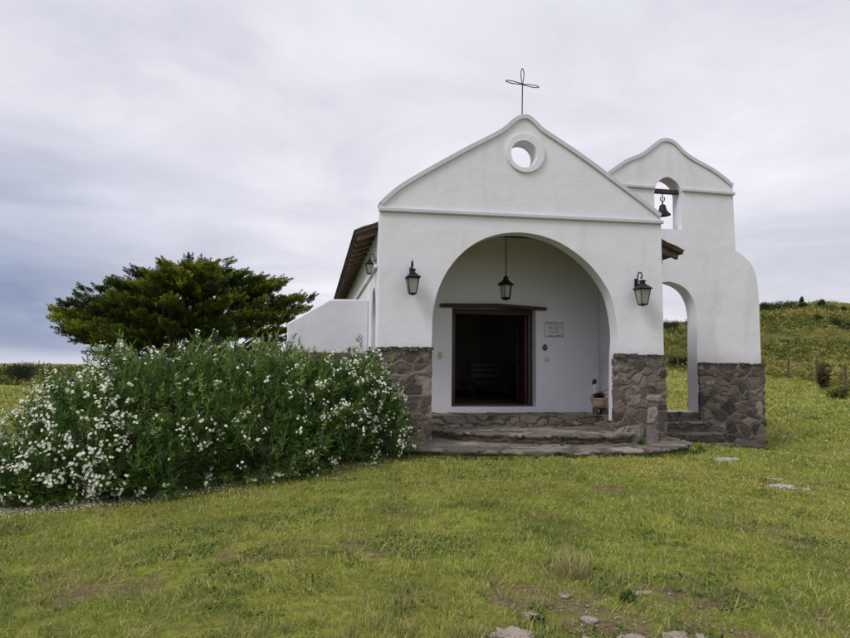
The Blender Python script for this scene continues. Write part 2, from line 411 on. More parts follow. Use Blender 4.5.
def stone_slab(name, parent, mat, outline, centre, z0, z1, cell=(.5, .4, .08), step=.022, disp=.03):
    """a tread of dry laid slabs with a free outline"""
    pts = spline(list(outline)+[outline[0]], 10)[:-1]; P = np.array(pts)
    # even spacing along the outline
    seg = np.hypot(*np.diff(np.vstack([P, P[:1]]), axis=0).T); cum = np.r_[0, np.cumsum(seg)]
    n = int(cum[-1]/step); t = np.linspace(0, cum[-1], n, endpoint=False)
    PP = np.vstack([P, P[:1]]); X = np.interp(t, cum, PP[:, 0]); Y = np.interp(t, cum, PP[:, 1])
    dx = np.gradient(X); dy = np.gradient(Y); l = np.hypot(dx, dy); nx, ny = dy/l, -dx/l
    C = np.array(centre); sgn = np.sign(np.mean(nx*(X-C[0])+ny*(Y-C[1]))); nx *= sgn; ny *= sgn
    wob = (fbm(X*3, Y*3, 21)-.5)*.10
    X = X+nx*wob; Y = Y+ny*wob
    rows = []; R = np.linspace(0.02, 1, 36)**.8
    for s in R:
        k = 1 if s == R[-1] else 0
        rows.append((C[0]+(X-C[0])*s, C[1]+(Y-C[1])*s, np.full(n, z1), nx*k, ny*k, np.full(n, .75)))
    m_ = max(3, int((z1-z0)/step))
    for j in range(1, m_+1):
        z = z1-(z1-z0)*j/m_
        inn = .045*min(1, max(0, z1-z-.035)/.03)
        rows.append((X-nx*inn, Y-ny*inn, np.full(n, z), nx, ny, np.zeros(n)))
    V = np.vstack([np.c_[r[0], r[1], r[2]] for r in rows]); Nn = np.vstack([np.c_[r[3], r[4], r[5]] for r in rows])
    i = np.arange(len(V)).reshape(len(rows), n); j = np.roll(i, -1, axis=1)
    q = np.stack([i[:-1], j[:-1], j[1:], i[1:]], -1).reshape(-1, 4)
    if sgn < 0: q = q[:, ::-1]
    sites, rnd = sites_for(V.min(0), V.max(0), np.array(cell))
    V2, st, e = relief(V, Nn, sites, rnd, .29/np.array(cell), disp)
    V2 = np.vstack([V2, [[C[0], C[1], z1]]]); st = np.r_[st, .5]; e = np.r_[e, .2]
    c = len(V2)-1; tri = np.stack([np.full(n, c), j[0], i[0]], -1)
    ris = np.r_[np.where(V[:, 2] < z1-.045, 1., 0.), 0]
    me = np_mesh(V2, np.r_[q.ravel(), tri.ravel()], np.r_[np.full(len(q), 4), np.full(n, 3)], {'stone': st, 'mortar': e, 'riser': ris}, True)
    return link(name, me, mat, parent)

# ------------------------------------------------------------------ the chapel
chapel = empty('chapel', (OX, OY, 0), TH, label='white limewashed country chapel with stone base, gabled front and bell wall', cat='chapel')
gab = spline([(0,4.42),(.3,4.714),(.696,4.988),(1.146,5.273),(1.604,5.555),(1.977,5.771),(2.219,5.925),(2.364,6.059),(2.482,6.155),(2.606,6.206),
              (2.721,6.197),(2.845,6.105),(2.992,5.978),(3.323,5.79),(3.855,5.475),(4.392,5.125),(4.936,4.77),(5.33,4.50)], 5)
arch = spline([(4.40,1.8),(4.425,2.25),(4.357,2.72),(4.235,3.054),(3.912,3.47),(3.465,3.80),(3.021,3.975),(2.55,4.03),(2.088,3.965),(1.663,3.765),
               (1.305,3.421),(1.069,3.003),(.957,2.55),(.94,2.1),(.925,1.7)], 6)
OC = (2.615, 5.48)
circ = lambda c, r, n=40, s=1: [(c[0]+r*math.cos(s*2*PI*k/n), c[1]+r*math.sin(s*2*PI*k/n)) for k in range(n)]
front = [(0, -.1)]+gab+[(5.34, 4.3), (5.345, 3.1), (5.35, -.1), (4.36, -.1)]+arch+[(.925, -.1)]
part('facade', chapel, 'white_plaster', lambda b: extrude(b, front, [circ(OC, .245)], 0, .3), 30, .022)
def inset(pts, d):
    out = []
    for i, p in enumerate(pts):
        a = pts[max(i-1, 0)]; c = pts[min(i+1, len(pts)-1)]
        t = np.array(c)-np.array(a); t = t/np.hypot(*t); out.append((p[0]+t[1]*d, p[1]-t[0]*d))
    return out
def band(pts, up, dn):
    return inset(pts, -up)+inset(pts, dn)[::-1]
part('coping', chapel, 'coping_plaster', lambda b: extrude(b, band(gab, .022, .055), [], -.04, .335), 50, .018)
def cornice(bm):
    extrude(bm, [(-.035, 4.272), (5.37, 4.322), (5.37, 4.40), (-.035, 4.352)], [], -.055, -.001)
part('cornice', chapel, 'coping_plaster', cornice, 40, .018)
part('window_ring', chapel, 'white_plaster', lambda b: extrude(b, circ((2.64, 5.507), .365), [circ(OC, .25)], -.045, -.001), 50, .018)

def cross(bm):
    tube(bm, [(2.64, .15, 6.15), (2.645, .15, 6.6), (2.65, .15, 6.9)], .011)
    def loop(c, d, L, w, tw):
        d = Vector(d).normalized(); c = Vector(c); side = Vector(tw)
        pts = []
        for k in range(36):
            t = 2*PI*k/36; a = (1-math.cos(t))/2
            wd = w*math.sin(t)*min(1, .25+a*1.1)
            pts.append(c+d*(a*L)+side*wd)
        tube(bm, pts, .0085, 6, True)
    loop((2.648, .15, 6.86), (0, 0, 1), .33, .034, (1, 0, 0))
    loop((2.66, .15, 6.885), (-1, -.1, .055), .35, .03, (.0, .25, 1))
    loop((2.63, .15, 6.885), (1, .1, -.02), .36, .03, (0, .25, 1))
part('cross', chapel, 'iron', cross)

# side and rear walls
def rz_(x): return min(4.0+.40*(x+.4), 3.925+.40*(5.98-x))       # top of the roof
sa = [(.5, -.1)]+spline([(.5, 2.3), (.53, 2.62), (.68, 2.93), (.95, 3.05), (1.22, 2.93), (1.38, 2.62), (1.41, 2.3)], 5)+[(1.41, -.1)]
part('side_wall', chapel, 'white_plaster', lambda b: extrude(b, 
     [(.3, 4.02), (.3, -.1)]+sa+[(12, -.1), (12, 4.02)], [], 0, .3, 'x'), 30, .015)
part('side_wall', chapel, 'white_plaster', lambda b: extrude(b, [(.3, 4.02), (.3, -.1), (12, -.1), (12, 4.02)], [], 5.04, 5.34, 'x'), 30)
part('ledge', chapel, 'white_plaster', lambda b: extrude(b, [(.3, 3.33), (12, 3.27), (12, 3.33), (.3, 3.39)], [], -.05, -.001, 'x'), 30, .01)
door_hole = [(1.75, .76), (3.59, .76), (3.59, 2.85), (1.75, 2.83)]
gabin = [(.302, -.1), (5.038, -.1), (5.038, rz_(5.038)-.11), (2.74, rz_(2.74)-.11), (.302, rz_(.302)-.11)]
part('porch_wall', chapel, 'porch_plaster', lambda b: extrude(b, gabin, [door_hole], 2.0, 2.3), 30, .012)
part('rear_wall', chapel, 'white_plaster', lambda b: extrude(b, gabin, [], 11.7, 12), 30)
wing = [(-.001, -.1), (-.001, 2.945), (-.783, 2.93), (-1.61, 2.425), (-1.615, -.1)]
part('wing_wall', chapel, 'white_plaster', lambda b: extrude(b, wing, [], 2.0, 2.3), 30, .03)

# bell wall
top = spline([(5.165, 5.86), (5.40, 6.03), (5.732, 6.26), (6.1, 6.43), (6.33, 6.60), (6.53, 6.76), (6.66, 6.815), (6.779, 6.822), (6.953, 6.757), (7.187, 6.55), (7.45, 6.40), (7.867, 6.215), (8.20, 6.01), (8.40, 5.86)], 5)
curve = spline([(8.43, 4.32), (8.57, 4.25), (8.711, 4.145), (8.85, 3.98), (8.93, 3.80), (8.975, 3.5), (9.0, 3.13)], 5)
barch = spline([(7.38, 1.6), (7.392, 2.3), (7.394, 2.84), (7.30, 3.20), (7.08, 3.44), (6.72, 3.545), (6.36, 3.44), (6.14, 3.20), (6.05, 2.84), (6.05, 2.3), (6.05, 1.6)], 5)
bell_poly = [(5.342, -.4), (5.342, 3.9), (5.165, 4.3)]+top+[(8.404, 5.6), (8.426, 4.5)]+curve+[(9.0, 1.7), (9.01, -.5), (7.37, -.5)]+barch+[(6.05, -.5)]
niche = [(6.412, 4.74), (7.085, 4.755)]+spline([(7.09, 5.45), (7.085, 5.62), (6.99, 5.82), (6.75, 5.95), (6.52, 5.83), (6.42, 5.62), (6.41, 5.45)], 5)
part('bell_wall', chapel, 'white_plaster', lambda b: extrude(b, bell_poly, [niche], 2.0, 2.36), 30, .022)
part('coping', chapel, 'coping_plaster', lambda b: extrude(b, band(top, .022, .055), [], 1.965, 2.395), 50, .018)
def bcorn(bm):
    extrude(bm, [(5.15, 5.655), (6.405, 5.635), (6.405, 5.71), (5.15, 5.73)], [], 1.945, 1.999)
def bcorn2(bm):
    extrude(bm, [(7.095, 5.63), (8.43, 5.615), (8.43, 5.695), (7.095, 5.71)], [], 1.945, 1.999)
part('cornice', chapel, 'coping_plaster', bcorn2, 40, .018)
part('cornice', chapel, 'coping_plaster', bcorn, 40, .018)
part('threshold', chapel, 'white_plaster', lambda b: box(b, 6.052, 7.368, 1.99, 2.37, .3, .655, .015))
part('bell_beam', chapel, 'dark_wood', lambda b: box(b, 6.38, 7.12, 2.09, 2.20, 5.60, 5.695, .01))

# rubble base
SB = lambda n, *a, **k: stone_block(n, chapel, 'rubble_stone', *a, **k)
SB('stone_base', -.035, .93, -.06, .06, -.1, 1.885)
SB('stone_base', -.05, .05, .06, .5, -.1, 1.87)
SB('stone_base', -.05, .05, 1.41, 1.94, -.1, 1.87)
SB('stone_base', 4.345, 5.345, -.055, .07, .05, 1.815)
SB('stone_base', 5.31, 5.37, .08, 1.93, -.2, 1.83, step=.03)
SB('stone_base', -1.66, -.06, 1.94, 2.36, -.2, 1.84, step=.02)
SB('stone_base', -.06, .02, 2.38, 12.05, -.2, 1.85, step=.045)
SB('stone_base', 5.33, 5.41, 2.45, 12.05, -.2, 1.83, step=.06)
SB('stone_base', 7.405, 9.02, 1.94, 1.995, -.5, 1.70, step=.013, cell=(.27, .3, .22), disp=.03)
SB('stone_base', 8.985, 9.025, 1.997, 2.40, -.5, 1.70, step=.02)
SB('stone_base', 7.43, 9.03, 2.365, 2.42, -.5, 1.70, step=.03)
SB('stone_base', 4.325, 4.42, .075, .32, .15, .62, step=.015)
SB('stone_base', 5.41, 6.04, 1.94, 1.995, -.3, 1.70, step=.02)
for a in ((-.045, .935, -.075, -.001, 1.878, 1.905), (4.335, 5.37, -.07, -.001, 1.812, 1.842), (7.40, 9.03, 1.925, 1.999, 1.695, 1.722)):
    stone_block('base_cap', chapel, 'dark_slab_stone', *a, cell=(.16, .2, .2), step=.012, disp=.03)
stone_block('porch_floor', chapel, 'slab_stone', .3, 5.04, 1.2, 2.0, .25, .632, cell=(.34, .4, .13), step=.018, disp=.022)

# door, frame, lintel
def frame(bm):
    box(bm, 1.70, 1.85, 2.22, 2.31, .765, 2.845, .006); box(bm, 3.49, 3.60, 2.22, 2.31, .765, 2.845, .006)
    box(bm, 1.851, 3.489, 2.22, 2.31, 2.72, 2.845, .006); box(bm, 1.851, 3.489, 2.225, 2.305, .765, .80, .004)
part('door_frame', chapel, 'frame_wood', frame)
def lintel(bm):
    pts = [(1.49, 2.825), (2.6, 2.84), (3.80, 2.815), (3.81, 2.875), (2.7, 2.93), (1.49, 2.90)]
    extrude(bm, pts, [], 1.90, 2.05)
part('lintel', chapel, 'dark_wood', lintel, 30, .012)
def leaf(bm):
    box(bm, 0, .09, -.03, .02, 0, 1.93, .004); box(bm, .77, .86, -.03, .02, 0, 1.93, .004)
    for z in (0, .42, .9, 1.38, 1.83): box(bm, .091, .769, -.026, .016, z, z+.10, .004)
    for z in (.101, .521, 1.001, 1.481): box(bm, .092, .768, -.012, .004, z, z+(.318 if z < .3 else .378 if z < 1.4 else .348), 0)
for x, a in ((3.475, 84), (1.865, 97)):
    d = part('door', chapel, 'door_wood', leaf, 30, 0, (x, 2.32, .785), math.radians(a))
    hb = bmesh.new(); box(hb, .775, .80, -.075 if x > 3 else .02, -.03 if x > 3 else .065, .95, 1.08, .006); link('handle', from_bm(hb), 'iron', d)
part('nave_floor', chapel, 'floor_tile', lambda b: box(b, .3, 5.04, 2.3, 11.7, .5, .755))

# roof
def deck(bm):
    n = 12.35
    for s in (0, 1):
        xs = (-.40, 2.74) if s == 0 else (2.74, 5.985)
        v = []
        for y in (.302, n):
            for x in xs:
                for dz in (-.085, -.03): v.append(bm.verts.new((x, y, rz_(x)+dz)))
        for q in ((0,1,3,2),(4,6,7,5),(0,4,5,1),(2,3,7,6),(0,2,6,4),(1,5,7,3)): bm.faces.new([v[i] for i in q])
roof = part('roof', chapel, 'board_wood', deck)
def tiles():
    ys = np.linspace(.303, 12.38, 500); Vs = []; Q = []; base = 0
    for (xa, xb) in ((-.43, 2.78), (6.015, 2.70)):
        xs = np.linspace(xa, xb, 20)
        X, Yy = np.meshgrid(xs, ys, indexing='ij')
        Z = 4.0+.40*(X+.4) if xa < 0 else 3.925+.40*(5.98-X)
        row = (np.arange(20) % 2)[:, None]
        Z = Z-.024+.03*np.abs(np.sin(Yy*PI/.21))+row*.012
        V = np.c_[X.ravel(), Yy.ravel(), Z.ravel()]; V2 = V.copy(); V2[:, 2] -= .004+.03*np.abs(np.sin(V[:, 1]*PI/.21))*.8
        i = np.arange(len(V)).reshape(X.shape)
        q = np.stack([i[:-1,:-1], i[1:,:-1], i[1:,1:], i[:-1,1:]], -1).reshape(-1, 4)
        Vs += [V, V2]; Q += [q+base, q[:, ::-1]+base+len(V)]
        e = np.stack([i[0,:-1], i[0,1:], i[0,1:]+len(V), i[0,:-1]+len(V)], -1); e2 = np.stack([i[:-1,0], i[1:,0], i[1:,0]+len(V), i[:-1,0]+len(V)], -1)
        Q += [e+base, e2+base]; base += 2*len(V)
    q = np.vstack(Q); return np_mesh(np.vstack(Vs), q.ravel(), np.full(len(q), 4))
link('tile_cover', tiles(), 'tile', roof)
for s in (0, 1):
    for k in range(22):
        y = .40+k*.55
        xa, xb = ((-.36, .6) if s == 0 else (5.94, 4.75))
        rb = bmesh.new(); v = []
        for x in (xa, xb):
            for yy in (y, y+.09):
                for dz in (-.087-(.10 if x == xa else .12), -.087): v.append(rb.verts.new((x, yy, rz_(x)+dz)))
        for q in ((0,1,3,2),(4,6,7,5),(0,4,5,1),(2,3,7,6),(0,2,6,4),(1,5,7,3)): rb.faces.new([v[i] for i in q])
        link('rafter', from_bm(rb), 'rafter_wood', roof)
part('porch_shade_ceiling', chapel, 'dark_wood', lambda b: [box(b, .302, 5.038, .302+.1*i, .302+.1*i+.097, 4.37, 4.40) for i in range(17)])  # ceiling added just above view to darken the top of the porch wall
rb = bmesh.new(); box(rb, 2.66, 2.82, .31, 11.69, 4.93, 5.12); link('ridge_beam', from_bm(rb), 'dark_wood', roof)

# ------------------------------------------------------------------ steps
def at(x, y, z=0): w = W(x, y); return (w[0], w[1], z)
steps = empty('stone_steps', at(3, 0, 0), TH, label='wide curved stone steps below the chapel porch arch', cat='steps')
SHX = lambda pts: [(x-3, y) for x, y in pts]
stone_slab('tread', steps, 'slab_stone', SHX([(.85,1.25),(1.05,1.02),(1.30,.62),(1.6,.24),(2.33,-.22),(3.28,-.42),(3.83,-.46),(4.32,-.40),(4.62,-.16),(4.68,.06),(4.6,.5),(4.5,1.25),(3.5,1.27),(2,1.27)]), (0, .5), .2, .425)
stone_slab('tread', steps, 'slab_stone', SHX([(-.15,-.12),(.318,-.60),(.777,-.79),(1.164,-.93),(2.015,-1.19),(2.9,-1.31),(3.85,-1.31),(4.59,-1.15),(5.19,-.84),(5.56,-.36),(5.69,.05),(5.69,.37),(5.5,.62),(4,.9),(2,.9),(.2,.5)]), (0, -.1), -.1, .27)
sst = empty('stone_steps', at(6.7, 1.7, 0), TH, label='narrow dark stone steps up to the bell wall archway', cat='steps')
stone_block('tread', sst, 'slab_stone', 5.45-6.7, 7.50-6.7, 1.66-1.7, 1.925-1.7, -.1, .44, cell=(.4, .3, .10), step=.014, disp=.02, riser=1)
stone_block('tread', sst, 'slab_stone', 5.45-6.7, 7.56-6.7, 1.38-1.7, 1.65-1.7, -.2, .225, cell=(.4, .3, .09), step=.014, disp=.02, riser=1)
stone_block('tread', sst, 'slab_stone', 5.50-6.7, 7.66-6.7, 1.08-1.7, 1.37-1.7, -.3, .035, cell=(.4, .3, .09), step=.014, disp=.02, riser=1)
stone_block('tread', sst, 'slab_stone', 6.06-6.7, 7.36-6.7, 1.925-1.7, 1.985-1.7, .1, .64, cell=(.3, .3, .10), step=.014, disp=.02, riser=1)

# ------------------------------------------------------------------ lanterns
def lantern(name, loc, rz, label, sc=1, mirror=1):
    t = empty(name, loc, rz, label=label, cat='lantern', group='black wall lanterns'); t.scale = (sc, sc, sc)
    Y0 = -.20
    def brk(b):
        box(b, -.03, .03, -.018, 0, .03, .21, .006)
        pts = [(0, -.01, .12), (0, -.05, .12), (0, -.055, .22), (0, -.08, .285), (0, -.125, .305), (0, -.17, .285), (0, -.192, .235), (0, -.175, .195), (0, -.15, .205)]
        tube(b, spline([tuple(p) for p in pts], 5), .012, 8)
        tube(b, [(0, -.012, .07), (0, -.07, .10), (0, Y0, .12)], .009, 6)
    part('bracket', t, 'iron', brk)
    def cap(b):
        lathe(b, [(.175, .0), (.18, .008), (.075, .075), (.07, .085), (.052, .09), (.045, .13), (.07, .135), (.066, .15), (.02, .165), (.0, .17)], 4, (0, Y0, 0), PI/4)
    part('cap', t, 'iron', cap, 20)
    def cage(b):
        c4 = [(sx, sy) for sx in (-1, 1) for sy in (-1, 1)]
        for sx, sy in c4: tube(b, [(sx*.098, Y0+sy*.098, .0), (sx*.058, Y0+sy*.058, -.265)], .0085, 4)
        for (h, z) in ((.098, -.004), (.058, -.265)):
            for i in range(4):
                p = [(-h, -h), (h, -h), (h, h), (-h, h)]; a = p[i]; c = p[(i+1) % 4]
                tube(b, [(a[0], Y0+a[1], z), (c[0], Y0+c[1], z)], .008, 4)
        box(b, -.058, .058, Y0-.058, Y0+.058, -.283, -.268, .003); lathe(b, [(.02, -.30), (.03, -.283)], 8, (0, Y0, 0))
    part('cage', t, 'iron', cage)
    def glass(b):
        v = [b.verts.new((sx*h, Y0+sy*h, z)) for h, z in ((.092, -.006), (.054, -.263)) for sx, sy in ((-1,-1),(1,-1),(1,1),(-1,1))]
        for i in range(4): b.faces.new((v[i], v[(i+1) % 4], v[4+(i+1) % 4], v[4+i]))
    part('pane', t, 'lamp_glass', glass, 20)
    return t
lantern('wall_lantern', at(.555, -.005, 3.10), TH, 'black iron wall lantern on the white front left of the arch')
lantern('wall_lantern', at(4.80, -.005, 3.045), TH+.06, 'black iron wall lantern on the white front right of the arch', 1.05)
lantern('wall_lantern', at(-.005, .50, 3.42), TH-PI/2, 'small wall lantern under the left roof eave', .62)
hl = empty('hanging_lantern', at(2.60, 1.0, 2.9), TH, label='black iron lantern hanging on a chain in the porch arch', cat='lantern')
def hcap(b): lathe(b, [(.17, .30), (.175, .31), (.09, .375), (.06, .40), (.05, .44), (.058, .445), (.03, .47), (.012, .49)], 6)
part('cap', hl, 'iron', hcap, 20)
def hcage(b):
    for k in range(6):
        c, s = math.cos(PI/3*k), math.sin(PI/3*k); tube(b, [(.118*c, .118*s, .30), (.085*c, .085*s, .05)], .008, 4)
        c2, s2 = math.cos(PI/3*(k+1)), math.sin(PI/3*(k+1))
        tube(b, [(.118*c, .118*s, .297), (.118*c2, .118*s2, .297)], .007, 4); tube(b, [(.085*c, .085*s, .05), (.085*c2, .085*s2, .05)], .01, 4)
    lathe(b, [(.03, 0), (.092, .03), (.095, .045), (.02, .05)], 12)
part('cage', hl, 'iron', hcage)
def hglass(b):
    v = [b.verts.new((r*math.cos(PI/3*k), r*math.sin(PI/3*k), z)) for r, z in ((.113, .295), (.081, .052)) for k in range(6)]
    for i in range(6): b.faces.new((v[i], v[(i+1) % 6], v[6+(i+1) % 6], v[6+i]))
part('pane', hl, 'lamp_glass', hglass, 20)
def links(b, x, y, z0, z1, L, w, r):
    z = z0; k = 0
    while z < z1:
        pts = [(x+(w*math.sin(t) if k % 2 else 0), y+(0 if k % 2 else w*math.sin(t)), z+L/2-L/2*math.cos(t)) for t in [2*PI*i/10 for i in range(10)]]
        tube(b, pts, r, 4, True); z += L-2*r; k += 1
part('chain', hl, 'iron', lambda b: links(b, 0, 0, .485, 1.47, .062, .014, .005))

# ------------------------------------------------------------------ bell
bl = empty('bell', at(6.70, 2.145, 5.10), TH, label='dark bronze bell hanging in the niche of the bell wall', cat='bell')
part('bell_body', bl, 'bronze', lambda b: lathe(b, [(.155, .0), (.172, -.008), (.176, .0), (.150, .035), (.108, .08), (.085, .13), (.074, .18), (.066, .22), (.045, .24), (.02, .248)], 28), 40)
def hang(b):
    tube(b, [(0, 0, .24), (0, 0, .31)], .016, 6)
    tube(b, [(0, 0, .30), (-.05, 0, .35), (-.055, 0, .40), (-.03, 0, .42)], .011, 6); tube(b, [(0, 0, .30), (.05, 0, .35), (.055, 0, .40), (.03, 0, .42)], .011, 6)
    links(b, 0, 0, .33, .50, .05, .013, .006)
part('hanger', bl, 'iron', hang)
def clap(b): tube(b, [(0, 0, .2), (0, 0, -.01)], .008, 6); lathe(b, [(.005, .02), (.022, .0), (.02, -.02), (.004, -.03)], 10)
part('clapper', bl, 'iron', clap)

# ------------------------------------------------------------------ things on the porch wall
sg = empty('tile_sign', at(3.99, 1.995, 2.41), TH, label='white glazed tile sign with dark lettering and scrolled border beside the door', cat='sign')
part('panel', sg, 'glazed_tile', lambda b: [box(b, -.22+.1475*i, -.22+.1475*(i+1)-.003, -.014, 0, -.17+.115*j, -.17+.115*(j+1)-.003, .002) for i in range(3) for j in range(3)])
def scroll(b):
    rr = random.Random(4)
    def sq(x, z, w, h): box(b, x-w/2, x+w/2, -.0165, -.0145, z-h/2, z+h/2)
    for i in range(13):
        x = -.20+i*.0333
        for z in (.145, -.14):
            h = .012+.018*rr.random()
            sq(x, z+rr.uniform(-.008, .008), .014+.014*rr.random(), h)
            if rr.random() < .6: tube(b, [(x-.01, -.0155, z-.012), (x, -.0155, z+.012), (x+.014, -.0155, z)], .003, 4)
    for j in range(5):
        for x in (-.205, .195): sq(x+rr.uniform(-.004, .004), .10-j*.05, .013+.01*rr.random(), .02)
    for row, (z, a, c) in enumerate(((.095, -.17, .15), (.045, -.14, .15), (.015, -.12, .14), (-.03, -.11, .12), (-.065, -.07, .08))):
        x = a
        while x < c:
            w = rr.choice((.008, .012, .016)); h = .011+.012*rr.random()*(row != 3)
            if rr.random() < .85: sq(x+w/2, z, w*.45, h); sq(x+w/2, z+rr.choice((-.4, 0, .4))*h, w, .0035)
            x += w+.006
part('lettering', sg, 'tile_blue', scroll)
pq = empty('wall_plaque', at(3.785, 1.995, 2.02), TH, label='small dark blue oval plaque below the tile sign', cat='plaque')
def oval(b): extrude(b, [(.055*math.cos(t), .072*math.sin(t)*(1 if math.sin(t) > 0 else .95)) for t in [2*PI*k/28 for k in range(28)]], [], -.012, 0)
part('plate', pq, 'plaque_blue', oval, 40)
def crest(b):
    tube(b, [(.046*math.cos(t), -.0135, .062*math.sin(t)) for t in [2*PI*k/24 for k in range(24)]], .0012, 4, True)
    extrude(b, [(-.009, .012), (.009, .012), (.008, -.005), (0, -.016), (-.008, -.005)], [], -.0150, -.0125)
part('crest', pq, 'glazed_tile', crest, 40)
def switch(b): box(b, -.035, .035, -.010, 0, -.055, .055, .003)
o = part('light_switch', None, 'switch_grey', lambda b: (box(b, -.045, .045, -.010, 0, -.05, .05, .003), box(b, -.02, .02, -.014, -.0105, -.028, .028, .002)), 30, 0, at(3.83, 1.995, 1.77), TH)
tag(o, 'pale grey switch plate on the porch wall under the blue plaque', 'switch')
o = part('light_switch', None, 'switch_beige', lambda b: (box(b, -.04, .04, -.012, 0, -.075, .075, .003), box(b, -.015, .015, -.018, -.0125, -.03, .03, .002)), 30, 0, at(1.50, 1.995, 1.83), TH)
tag(o, 'beige switch plate on the porch wall left of the doorway', 'switch')

# planter, figurine
pt = empty('potted_plant', at(4.74, 1.42, .645), TH, label='low leafy plant in a clay bowl on the porch floor', cat='potted plant')
part('pot', pt, 'terracotta', lambda b: lathe(b, [(.09, .13), (.13, .16), (.158, .24), (.165, .30), (.175, .31), (.175, .34), (.155, .34), (.15, .31), (.02, .30)], 28), 40)
def feet(b):
    box(b, -.12, -.07, -.08, .08, 0, .135, .006); box(b, .05, .12, -.08, .08, 0, .135, .006); box(b, -.13, .13, -.05, .05, .10, .14, .004)
part('stand', pt, 'pot_foot', feet)
part('soil', pt, 'soil', lambda b: lathe(b, [(.148, .30), (.148, .322), (.05, .33)], 20))
fg = empty('figurine', at(4.80, 1.75, .645), TH, label='slim pale figurine with dark blue head behind the potted plant', cat='figurine')
part('robe', fg, 'pale_figure', lambda b: lathe(b, [(.075, 0), (.08, .02), (.06, .06), (.052, .3), (.042, .5), (.034, .58), (.026, .62)], 16), 40)
part('head', fg, 'figure_blue', lambda b: (lathe(b, [(.03, .615), (.042, .64), (.045, .67), (.036, .70), (.02, .715)], 12, (0, 0, 0)), tube(b, [(-.035, 0, .60), (-.045, 0, .63), (-.03, 0, .65)], .016, 6)), 40)

# pews in the dark nave
def pew(x0, x1, y, label):
    t = empty('pew', at((x0+x1)/2, y, .757), TH, label=label, cat='pew', group='pews inside the chapel'); h = (x1-x0)/2
    part('seat', t, 'pew_wood', lambda b: box(b, -h, h, -.2, .2, .42, .455, .005))
    def back(b):
        for z in (.56, .70, .84): box(b, -h, h, .21, .235, z, z+.09, .004)
    part('backrest', t, 'pew_wood', back)
    for s in (-1, 1):
        def lg(b):
            a = s*(h-.05)
            tube(b, [(a, -.2, 0), (a, .2, .42)], .022, 5); tube(b, [(a, .2, 0), (a, -.2, .42)], .022, 5); box(b, a-.025, a+.025, .236, .27, .0, .93, .004)
        part('leg', t, 'pew_wood', lg)
pew(.7, 2.3, 5.2, 'wooden pew left of the aisle, just visible through the doorway')
pew(3.05, 4.65, 5.2, 'wooden pew right of the aisle, nearest the open door')
pew(3.05, 4.65, 6.4, 'wooden pew right of the aisle, behind the nearest pew')

# ------------------------------------------------------------------ leaves and blades
def unit(v): return v/np.maximum(np.linalg.norm(v, axis=1, keepdims=True), 1e-9)
def tris(B, D, L, w, vary, name, mat, parent=None):
    n = len(B); D = unit(D); s = unit(np.cross(D, RNG.normal(size=(n, 3)))); L = L[:, None]; w = w[:, None]
    V = np.stack([B-s*w*.5, B+s*w*.5, B+D*L], 1).reshape(-1, 3)
    return link(name, np_mesh(V, np.arange(3*n), np.full(n, 3), {'vary': np.repeat(vary, 3)}), mat, parent)
def blades(B, D, L, w, bend, vary, name, mat, parent=None, base_w=.35, mid=.5, side=None):
    n = len(B); D = unit(D)
    s = unit(np.cross(D, RNG.normal(size=(n, 3)) if side is None else side)); up = np.cross(s, D)
    L = np.broadcast_to(L, n)[:, None]; w = np.broadcast_to(w, n)[:, None]; bend = np.broadcast_to(bend, n)[:, None]
    V = np.empty((n, 5, 3)); mc = B+D*L*mid+up*bend*L*.25
    V[:, 0] = B-s*w*base_w; V[:, 1] = B+s*w*base_w; V[:, 2] = mc-s*w*.5; V[:, 3] = mc+s*w*.5
    V[:, 4] = B+D*L*(1-np.abs(bend)*.25)-up*bend*L*.35
    i = np.arange(n)[:, None]*5
    lo = (i+np.array([0, 1, 3, 2, 2, 3, 4])).ravel()
    ct = np.tile([4, 3], n)
    me = np_mesh(V.reshape(-1, 3), lo, ct, {'vary': np.repeat(vary, 5)})
    return link(name, me, mat, parent)
def sphere_dirs(n): return unit(RNG.normal(size=(n, 3)))

# ------------------------------------------------------------------ ground
BARE = [(.95, 4.35, .55), (1.5, 3.95, .65), (.75, 3.85, .5), (2.1, 4.5, .45), (-.35, 5.4, .35), (-2.3, 4.5, .4), (-1.6, 5.3, .35), (4.9, 8.3, .35),
        (2.2, 7.6, .3), (3.4, 6.0, .35), (-3.0, 5.0, .35), (1.2, 6.3, .3), (5.2, 9.0, .3), (2.7, 4.1, .4), (1.5, 3.2, .8)]
def bare(x, y):
    f = np.zeros_like(x)
    for a, b_, r in BARE: f = np.maximum(f, np.exp(-((x-a)**2+((y-b_)*1.3)**2)/(r*r)))
    n = fbm(x*4, y*4, 31)
    return np.clip((f*1.0+(n-.5)*2.6-.45)*1.5, 0, 1)*np.clip(f*4, .45, 1)
def scrub(x, y):
    az = np.arctan2(x, y); D = np.hypot(x, y)*np.maximum(np.cos(az), .5)
    e = np.interp(az, [-PI, -1.2, AZ[1], 0, AZ[3], AZ[4], AZ[5], AZ[6], 1.4, PI], [55, 58, 60, 45, 34.3, 29.6, 22.2, 19, 22, 55])
    return np.clip((D-e+(fbm(x*.7, y*.7, 41)-.5)*3)/1.2+.5, 0, 1)
